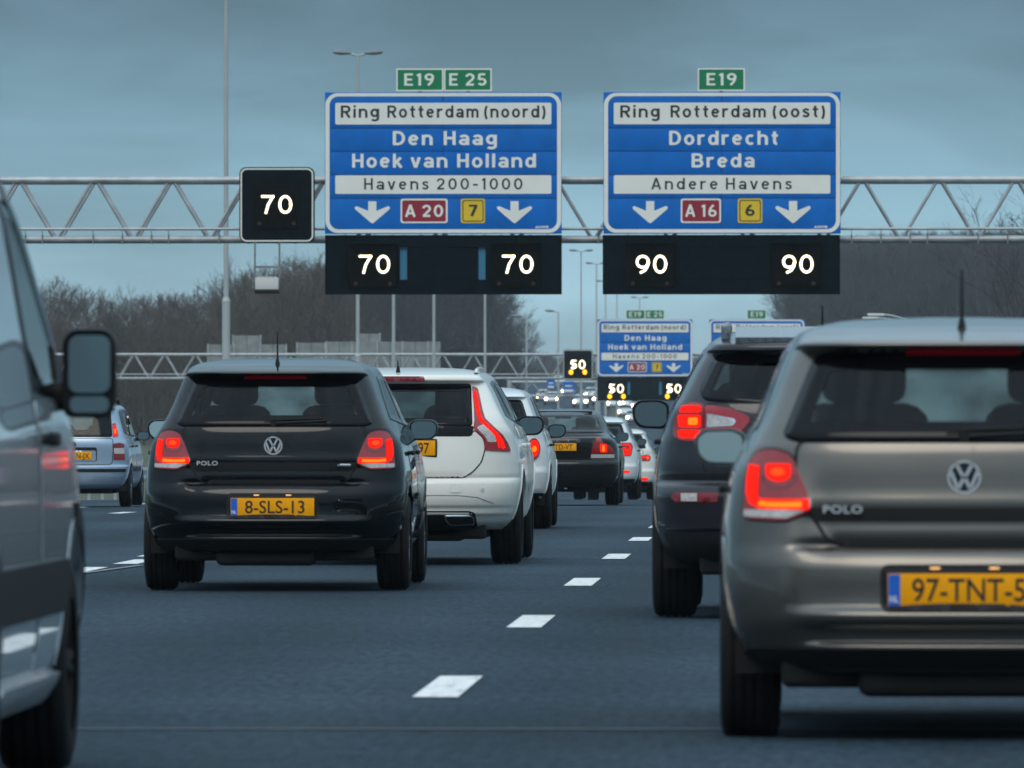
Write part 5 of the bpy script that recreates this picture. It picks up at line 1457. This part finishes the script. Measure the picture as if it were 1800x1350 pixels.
# ------------------------------------------------------------------ lamp posts
def lamp_post(x, y, H, heads, label, bulge=True, ground=None):
    z = road_z(y) if ground is None else ground
    r = empty('lamp_post', (x, y, z)); tag(r, label, 'lamp post', 'lamp posts along the motorway')
    hs = H * .33
    MB().tube((0, 0, -.2), (0, 0, hs), .125, .115, 14).build('lower_shaft', 'pole', r)
    MB().tube((0, 0, hs - .02), (0, 0, hs + .10), .125, .085, 14).build('collar', 'pole', r)
    MB().tube((0, 0, hs), (0, 0, H), .075, .05, 12).build('upper_shaft', 'pole', r)
    for sg in heads:
        MB().tube((0, 0, H - .05), (sg * .38, 0, H + .06), .035, n=8).build('arm', 'pole', r)
        hd = MB(); prof = [(.25, .02), (.40, .07), (.62, .10), (.85, .07), (.95, .02)]
        V = []
        for (xx, t) in prof:
            for k in range(10):
                a = 2 * math.pi * k / 10; V.append((sg * xx, .13 * math.cos(a) * (t / .1) ** .5, H + .06 + .05 * (xx - .3) + t * math.sin(a)))
        hd.add(V, [(i * 10 + k, i * 10 + (k + 1) % 10, (i + 1) * 10 + (k + 1) % 10, (i + 1) * 10 + k) for i in range(4) for k in range(10)], True)
        hd.add(V, [tuple(range(10)), tuple(range(40, 50))])
        hd.build('luminaire', 'galv_dark', r)
    return r
f_px = 17000
posts = [(397, 275, 17.6, 'tall grey lamp post rising out of the picture left of the 70 signal'),
         (629, 360, 16.75, 'double headed lamp post standing behind the left blue sign'),
         (763, 437, 15.6, 'lamp post showing below the 70 board, third of the row'),
         (853, 511, 15.6, 'lamp post in front of the far wood, fourth of the row'),
         (926, 593, 10.2, 'lamp post just right of the far wood'),
         (982, 672, 11.2, 'lamp post left of the double headed far lamp post'),
         (1022, 749, 16.3, 'far double headed lamp post in the gap between the boards'),
         (1049, 815, 15.8, 'far lamp post at the left edge of the 90 board'),
         (1065, 890, 14.5, 'thin far lamp post under the 90 board, left of the small signs'),
         (1085, 960, 13.5, 'thin far lamp post above the small E19 plate'),
         (1125, 1030, 12.5, 'faint farthest lamp post above the small blue sign')]
for px, yy, H, lab in posts: lamp_post((px - GX) * yy / f_px, yy, H, (-1, 1) if H > 11.5 else (-1,), lab)
lamp_post((692 - GX) * 400 / f_px, 400, 15.0, (-1,), 'lamp post below the 70 board, second from the left')
for (px, py, yy, lab) in [(1545, 553, 420, 'pale curved lamp post head above the grey car roof, upper one'), (1530, 559, 450, 'pale curved lamp post head above the grey car roof, lower one')]:
    s_ = f_px / yy; x = (px + 70 - GX) / s_; H = (723 - py) / s_ + 1.12 - road_z(yy)
    r = empty('lamp_post', (x, yy, road_z(yy) - .05)); tag(r, lab, 'lamp post', 'lamp posts along the motorway')
    MB().tube((0, 0, -.2), (0, 0, H - .5), .09, .06, 10).build('shaft', 'pole', r)
    mb = MB(); pr = None
    for k in range(8):
        t = k / 7; p = (-1.5 * t, 0, H - .5 + .52 * math.sin(t * math.pi / 2))
        if pr: mb.tube(pr, p, .04, n=8, caps=False)
        pr = p
    mb.build('arm', 'pole', r)
    MB().box((-1.85, 0, H + .02), (.75, .22, .12), .04).build('luminaire', 'box_white', r)

# ------------------------------------------------------------------ guard rails
def guard_rail(x, y0, y1, label):
    r = empty('guard_rail', (0, 0, 0)); tag(r, label, 'guard rail', 'steel guard rails')
    prof = [(0, .44), (.03, .47), (.03, .53), (0, .57), (0, .62), (.03, .66), (.03, .72), (0, .75)]
    Y = ys_range(y0, y1); V = []
    for y in Y: V += [(x + road_x(y) + a, y, road_z(y) + b) for a, b in prof]
    n = len(prof)
    MB().add(V, [(i * n + k, i * n + k + 1, (i + 1) * n + k + 1, (i + 1) * n + k) for i in range(len(Y) - 1) for k in range(n - 1)], True).build('rail', 'galv', r)
    post = MB().box((0, 0, .32), (.06, .10, .78)).mesh('post', 'galv')
    y = y0
    while y < y1:
        link_mesh('post', post, r, (x + road_x(y) - .05, y, road_z(y))); y += 4.0 if y < 320 else 8.0
guard_rail(-14.6, 90, 620, 'steel guard rail in the median beyond the light blue car')
guard_rail(5.9, 60, 500, 'steel guard rail on the right verge behind the dark cars')

# ------------------------------------------------------------------ noise screens on the left bank
def noise_screen(px0, px1, pyt, pyb, yy, label, posts=True):
    s_ = f_px / yy; x0, x1 = (px0 - GX) / s_, (px1 - GX) / s_; zt, zb = (723 - pyt) / s_ + 1.12, (723 - pyb) / s_ + 1.12
    r = empty('noise_screen', (x0, yy, zb)); tag(r, label, 'wall', 'pale noise screens'); w, h = x1 - x0, zt - zb
    n = max(2, int(round(w / .9)))
    for k in range(n):
        MB().box(((k + .5) * w / n, .06 * (k % 2) * .3, h / 2 - 1.2), (w / n - .04, .10, h + 2.4)).build('panel', 'noise_wall', r)
    for k in range(0, n + 1, 2): MB().box((k * w / n, -.05, h / 2 - 1.2), (.09, .16, h + 2.5)).build('post', 'galv', r)
noise_screen(365, 503, 606, 640, 640, 'pale slatted noise screen left of the tall lamp post base')
noise_screen(522, 572, 603, 640, 642, 'short pale noise screen above the black hatchback roof')
noise_screen(574, 775, 601, 660, 655, 'long pale noise screen behind the far gantry')
noise_screen(409, 458, 590, 606, 644, 'small raised pale screen panel above the left noise screen')
noise_screen(630, 668, 587, 603, 660, 'small raised pale screen panel behind the second lamp post')

# ------------------------------------------------------------------ bare winter trees
def make_tree(seed, H, spread, limbs, dens, cold=False, tw=.035):
    rg = random.Random(seed); tubes = []; twigs = []
    def rot(d, ang, az):
        u = d.orthogonal().normalized(); w = d.cross(u)
        return (d * math.cos(ang) + (u * math.cos(az) + w * math.sin(az)) * math.sin(ang)).normalized()
    def grow(p, d, L, r, lvl):
        segs = 3 if lvl < 3 else 2; q = p.copy(); dd = d.copy(); pts = [q.copy()]
        for i in range(segs):
            dd = (dd + Vector((rg.gauss(0, .10), rg.gauss(0, .10), rg.gauss(.06, .06)))).normalized()
            q = q + dd * (L / segs); pts.append(q.copy())
        for i in range(segs):
            ra = r * (1 - .75 * i / segs); rb = r * (1 - .75 * (i + 1) / segs)
            if lvl < 3: tubes.append((pts[i], pts[i + 1], ra, rb))
            else: twigs.append((pts[i], pts[i + 1], max(tw * .55, ra)))
        if lvl >= 4: return
        nb = {1: 6, 2: 6, 3: dens}[lvl]
        for k in range(nb):
            t = .25 + .75 * (k + rg.random()) / nb; i = min(segs - 1, int(t * segs)); b = pts[i].lerp(pts[i + 1], t * segs - i)
            nd = rot(dd, R_(rg.uniform(22, 52)), rg.uniform(0, 6.283))
            nd = (nd + Vector((0, 0, .18))).normalized()
            grow(b, nd, L * rg.uniform(.38, .62), r * .45, lvl + 1)
    p = Vector((0, 0, -.3)); top = []
    q = p.copy(); n = 7
    for i in range(n):
        nx = Vector((rg.gauss(0, .12) * H / 14, rg.gauss(0, .12) * H / 14, -.3 + H * .88 * (i + 1) / n)); nx.x += q.x * .8; nx.y += q.y * .8
        tubes.append((q, nx, .17 * H / 14 * (1 - i / n * .9) + .015, .17 * H / 14 * (1 - (i + 1) / n * .9) + .015)); top.append((q, nx)); q = nx
    for k in range(limbs):
        t = .16 + .84 * (k + rg.random() * .8) / limbs; i = min(n - 1, int(t * n)); b = top[i][0].lerp(top[i][1], t * n - i)
        az = k * 2.4 + rg.uniform(-.4, .4); inc = R_(rg.uniform(58, 28) if t > .5 else rg.uniform(62, 40))
        d = Vector((math.cos(az) * math.sin(inc), math.sin(az) * math.sin(inc), math.cos(inc)))
        prof = math.sin(math.pi * min(1, .18 + .80 * t)) ** .6
        grow(b, d, spread * prof * rg.uniform(.75, 1.1), .055 * H / 14 * (1.15 - t * .7), 1)
    tm = MB()
    for a, b, ra, rb in tubes: tm.tube(a, b, max(ra, tw * .5), max(rb, tw * .5), 5, caps=False)
    V = []; F = []
    for a, b, w in twigs:
        d = b - a; s_ = d.cross(Vector((rg.gauss(0, 1), rg.gauss(0, 1), rg.gauss(0, .3))))
        if s_.length < 1e-6: continue
        s_ = s_.normalized() * w * .5; i = len(V); V += [a - s_, a + s_, b + s_ * .5, b - s_ * .5]; F.append((i, i + 1, i + 2, i + 3))
    cm = MB(); cm.v = [tuple(v) for v in V]; cm.f = F; cm.sm = [False] * len(F)
    return tm.mesh('trunk', 'bark'), cm.mesh('crown', 'twig_cold' if cold else 'twig')
VW = [make_tree(11 + k, 14, 4.6, 15, 5) for k in range(4)]
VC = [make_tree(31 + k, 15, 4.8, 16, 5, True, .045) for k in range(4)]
NEAR = make_tree(77, 11, 4.2, 15, 5, True, .022)
rt = random.Random(5)
def plant(var, x, y, sc, name, label, group, z=None, tilt=0.0):
    r = empty(name, (x, y, ground_h(x, y) if z is None else z), rt.uniform(0, 6.28)); r.scale = (sc * rt.uniform(.9, 1.12), sc * rt.uniform(.9, 1.12), sc)
    tag(r, label, 'tree', group)
    link_mesh('trunk', var[0], r); link_mesh('crown', var[1], r)
    return r
def skyline(tab): return pchip(tab)
# wood on the left: its top edge follows the photographed skyline
sky_l = skyline([(-200, 470), (-60, 488), (40, 500), (80, 478), (130, 492), (160, 515), (200, 505), (235, 492), (270, 505), (305, 488), (330, 500), (375, 480), (420, 468), (470, 455), (520, 440), (570, 432), (600, 428)])
for row, (yy, dx) in enumerate([(700, 34), (735, 36), (772, 38), (812, 40)]):
    px = -190 + row * 9
    while px < 600:
        s_ = f_px / yy; x = (px - GX) / s_; zt = (723 - sky_l(px) - rt.uniform(-14, 40) - (0 if row in (1, 2) else 14)) / s_ + 1.12; z0 = ground_h(x, yy)
        plant(VW[rt.randrange(4)], x, yy + rt.uniform(-8, 8), max(.35, (zt - z0) / 14.2), 'bare_tree', 'bare brown winter tree in the wood behind the left noise screens', 'bare trees in the left wood')
        px += dx * rt.uniform(.75, 1.2)
sky_m = skyline([(560, 445), (640, 438), (700, 430), (780, 428), (830, 440), (860, 470), (885, 510), (905, 560), (915, 600)])
for row, (yy, dx) in enumerate([(940, 30), (985, 32), (1030, 34)]):
    px = 560 + row * 11
    while px < 905:
        s_ = f_px / yy; x = (px - GX) / s_; zt = (723 - sky_m(px) - rt.uniform(0, 22)) / s_ + 1.12; z0 = ground_h(x, yy)
        plant(VC[rt.randrange(4)], x, yy + rt.uniform(-8, 8), max(.3, (zt - z0) / 15.2), 'bare_tree', 'hazy bare tree in the wood below the 70 board', 'bare trees in the middle wood')
        px += dx * rt.uniform(.7, 1.15)
sky_r = skyline([(1380, 560), (1392, 500), (1405, 440), (1425, 415), (1470, 408), (1560, 400), (1650, 398), (1740, 396), (1830, 392)])
for row, (yy, dx) in enumerate([(1180, 21), (1230, 22), (1280, 23), (1330, 24)]):
    px = 1392 + row * 7
    while px < 1850:
        s_ = f_px / yy; x = (px - GX) / s_; zt = (723 - sky_r(px) - rt.uniform(0, 12)) / s_ + 1.12; z0 = ground_h(x, yy)
        plant(VC[rt.randrange(4)], x, yy + rt.uniform(-8, 8), max(.3, (zt - z0) / 15.2), 'bare_tree', 'hazy bare tree in the dark wood behind the right blue sign', 'bare trees in the right wood')
        px += dx * rt.uniform(.7, 1.15)
plant(NEAR, (1822 - GX) * 330 / f_px, 330, 1.0, 'bare_tree', 'nearer bare tree with thin branches at the right edge', None, z=road_z(330) - .1)

# brushwood between the trunks of each wood: one thicket each, far too fine to count
def thicket(name, px0, px1, pyf, yy, dy, n, label, m, thick=.05):
    rg = random.Random(len(name) + n); V = []; F = []; s_ = f_px / yy
    for k in range(n):
        y = yy + rg.uniform(-dy, dy); px = rg.uniform(px0, px1); x = (px - GX) * y / f_px; z0 = ground_h(x, y)
        zt = (723 - pyf(px)) * y / f_px + 1.12; L = rg.uniform(1.0, 3.2)
        z = z0 + (zt - z0 - L) * rg.random() ** 1.1 if zt - z0 > L else z0
        a = Vector((x, y, z)); d = Vector((rg.gauss(0, .32), rg.gauss(0, .3), 1)).normalized() * L; s2 = Vector((1, rg.gauss(0, .5), rg.gauss(0, .3))).normalized() * thick * rg.uniform(.5, 1.2)
        i = len(V); V += [a - s2, a + s2, a + d + s2 * .3, a + d - s2 * .3]; F.append((i, i + 1, i + 2, i + 3))
    mb = MB(); mb.v = [tuple(v) for v in V]; mb.f = F; mb.sm = [False] * n
    o = mb.build(name, m); tag(o, label, 'thicket', kind='stuff'); return o
thicket('thicket', -200, 610, lambda p: sky_l(p) + 84, 755, 45, 31000, 'brown brushwood filling the left wood', 'dark_wood')
thicket('thicket', 545, 905, lambda p: sky_m(p) + 40, 990, 45, 22000, 'hazy brushwood filling the middle wood', 'twig_cold', .06)
thicket('thicket', 1392, 1850, lambda p: sky_r(p) + 14, 1255, 70, 40000, 'dark brushwood filling the right wood', 'twig_cold', .07)
thicket('thicket', 880, 1420, lambda p: 628 + 8 * math.sin(p * .05) + 5 * math.sin(p * .13), 1900, 120, 16000, 'faint far wood along the horizon', 'twig_cold', .10)

def wood_behind():
    rg = random.Random(3); V = []; F = []
    hgt = pchip([(-140, 9), (-90, 14), (-55, 11), (-30, 16), (-8, 12), (6, 9), (20, 13), (45, 17), (80, 12), (140, 15)])
    for k in range(15000):
        x = rg.uniform(-140, 140); y = -185 + rg.uniform(-18, 18); L = rg.uniform(1.2, 3.5); z = max(0, hgt(x) * rg.random() ** .8 - L * .5)
        a = Vector((x, y, z - .1)); d = Vector((rg.gauss(0, .3), rg.gauss(0, .3), 1)).normalized() * L; s2 = Vector((1, rg.gauss(0, .4), 0)).normalized() * rg.uniform(.06, .16)
        i = len(V); V += [a - s2, a + s2, a + d + s2 * .3, a + d - s2 * .3]; F.append((i, i + 1, i + 2, i + 3))
    mb = MB(); mb.v = [tuple(v) for v in V]; mb.f = F; mb.sm = [False] * len(F)
    tag(mb.build('wood', 'dark_wood'), 'bare wood behind the viewer, mirrored in the dark car paint', 'wood', kind='stuff')
wood_behind()

# ------------------------------------------------------------------ oncoming traffic and the far interchange
def oncoming(paint):
    def none(c, f_, q, k): pass
    c = far_hatch('oncoming_car', paint, .87, 1.48, 4.1, none, (14, 12, 22), plate=False)
    for sg in (-1, 1):
        MB().plate(arc(sg * .62, .66, .17, .15, 0, 345, 14), 0, .02).build('headlight', 'headlight', c.root, (0, c.front(.62, .66) + .06, 0))
    return c.root
def copy_tree(o, parent=None):
    n_ = o.copy(); COL.objects.link(n_); n_.parent = parent
    for ch in list(o.children): copy_tree(ch, n_)
    return n_
proto = oncoming('paint_silver')
spots = [(947, 698, 'leftmost oncoming car with lit headlights beside the white hatchback roof'), (962, 702, 'oncoming car with headlights second from the left'),
         (1031, 693, 'oncoming car with lit headlights below the small 50 signal'), (1071, 710, 'oncoming car with headlights under the left amber lamp'),
         (1097, 709, 'oncoming car with headlights under the right amber lamp'), (1113, 714, 'oncoming car with headlights left of the oval door mirror'),
         (1105, 735, 'lowest oncoming car with lit headlights above the white cars'), (975, 672, 'small high oncoming car with headlights behind the far gantry'),
         (990, 689, 'oncoming car with headlights left below the small 50 signal'), (1012, 706, 'oncoming car with headlights low between the small 50 signal and the saloon roof'),
         (1046, 702, 'oncoming car with headlights beside the left edge of the far signal board'), (1090, 724, 'oncoming car with headlights close above the white cars')]
for i, (px, py, lab) in enumerate(spots):
    # walk along the rising oncoming road until the headlights' height fits this line of sight
    best = min(range(700, 1450, 5), key=lambda y: abs(723 - f_px * (road_z(y) + .66 - 1.12) / y - py))
    y = best; x = (px - GX) * y / f_px + .62
    o = proto if i == 0 else copy_tree(proto)
    lane = max(road_x(y) - 28.0, min(road_x(y) - 17.6, x))
    o.location = (x, y, road_z(y)); o.rotation_euler = (0, 0, math.pi)
    tag(o, lab, 'car', 'oncoming cars with headlights')

def far_gantry(px0, px1, py, yy, signs, label):
    s_ = f_px / yy; z = (723 - py) / s_ + 1.12; x0, x1 = (px0 - GX) / s_, (px1 - GX) / s_
    r = empty('far_gantry', (x0, yy, ground_h(x0, yy))); tag(r, label, 'gantry', 'far gantries'); zz = z - r.location.z; w = x1 - x0
    MB().tube((0, 0, zz), (w, 0, zz), .12, n=8).tube((0, 0, zz - 1.3), (w, 0, zz - 1.3), .12, n=8).build('chord', 'galv', r)
    n = int(w / 2)
    for k in range(n):
        a = k * w / n; b = (k + 1) * w / n
        MB().tube((a, 0, zz), ((a + b) / 2, 0, zz - 1.3), .06, n=6).tube(((a + b) / 2, 0, zz - 1.3), (b, 0, zz), .06, n=6).build('diagonal', 'galv', r)
    for x in (0, w): MB().tube((x, 0, -.3), (x, 0, zz + .2), .22, n=10).build('leg', 'galv', r)
    for (pa, pb, pt, pbm) in signs:
        a, b = (pa - px0) / s_, (pb - px0) / s_; t, bt = (723 - pt) / s_ + 1.12 - r.location.z, (723 - pbm) / s_ + 1.12 - r.location.z
        p = MB().box(((a + b) / 2, -.25, (t + bt) / 2), (b - a, .12, t - bt)).build('sign_panel', 'sign_blue', r)
        MB().box(((a + b) / 2, -.33, bt + (t - bt) * .22), ((b - a) * .8, .03, (t - bt) * .2)).build('name_band', 'sign_white', p)
        MB().box(((a + b) / 2, -.33, bt + (t - bt) * .62), ((b - a) * .6, .03, (t - bt) * .12)).build('name_band', 'sign_white', p)
far_gantry(896, 1052, 672, 900, [(962, 976, 668, 684), (990, 1010, 671, 692)], 'far thin gantry with small blurred blue panels beside the 50 signal')

# ------------------------------------------------------------------ the damp evening air
hz = MB().box((0, 2150, 12.7), (5400, 6300, 34.6)).mesh('haze', 'under')
hm = bpy.data.materials.new('haze'); hm.use_nodes = True
hn = hm.node_tree.nodes; hn.clear()
ho = hn.new('ShaderNodeOutputMaterial'); hv = hn.new('ShaderNodeVolumePrincipled')
hv.inputs['Color'].default_value = (0.80, 0.92, 1.0, 1); hv.inputs['Density'].default_value = 0.00010
hv.inputs['Anisotropy'].default_value = 0.0
hm.node_tree.links.new(hv.outputs['Volume'], ho.inputs['Volume'])
hz.materials.clear(); hz.materials.append(hm)
ob = link_mesh('haze', hz); ob['kind'] = 'stuff'
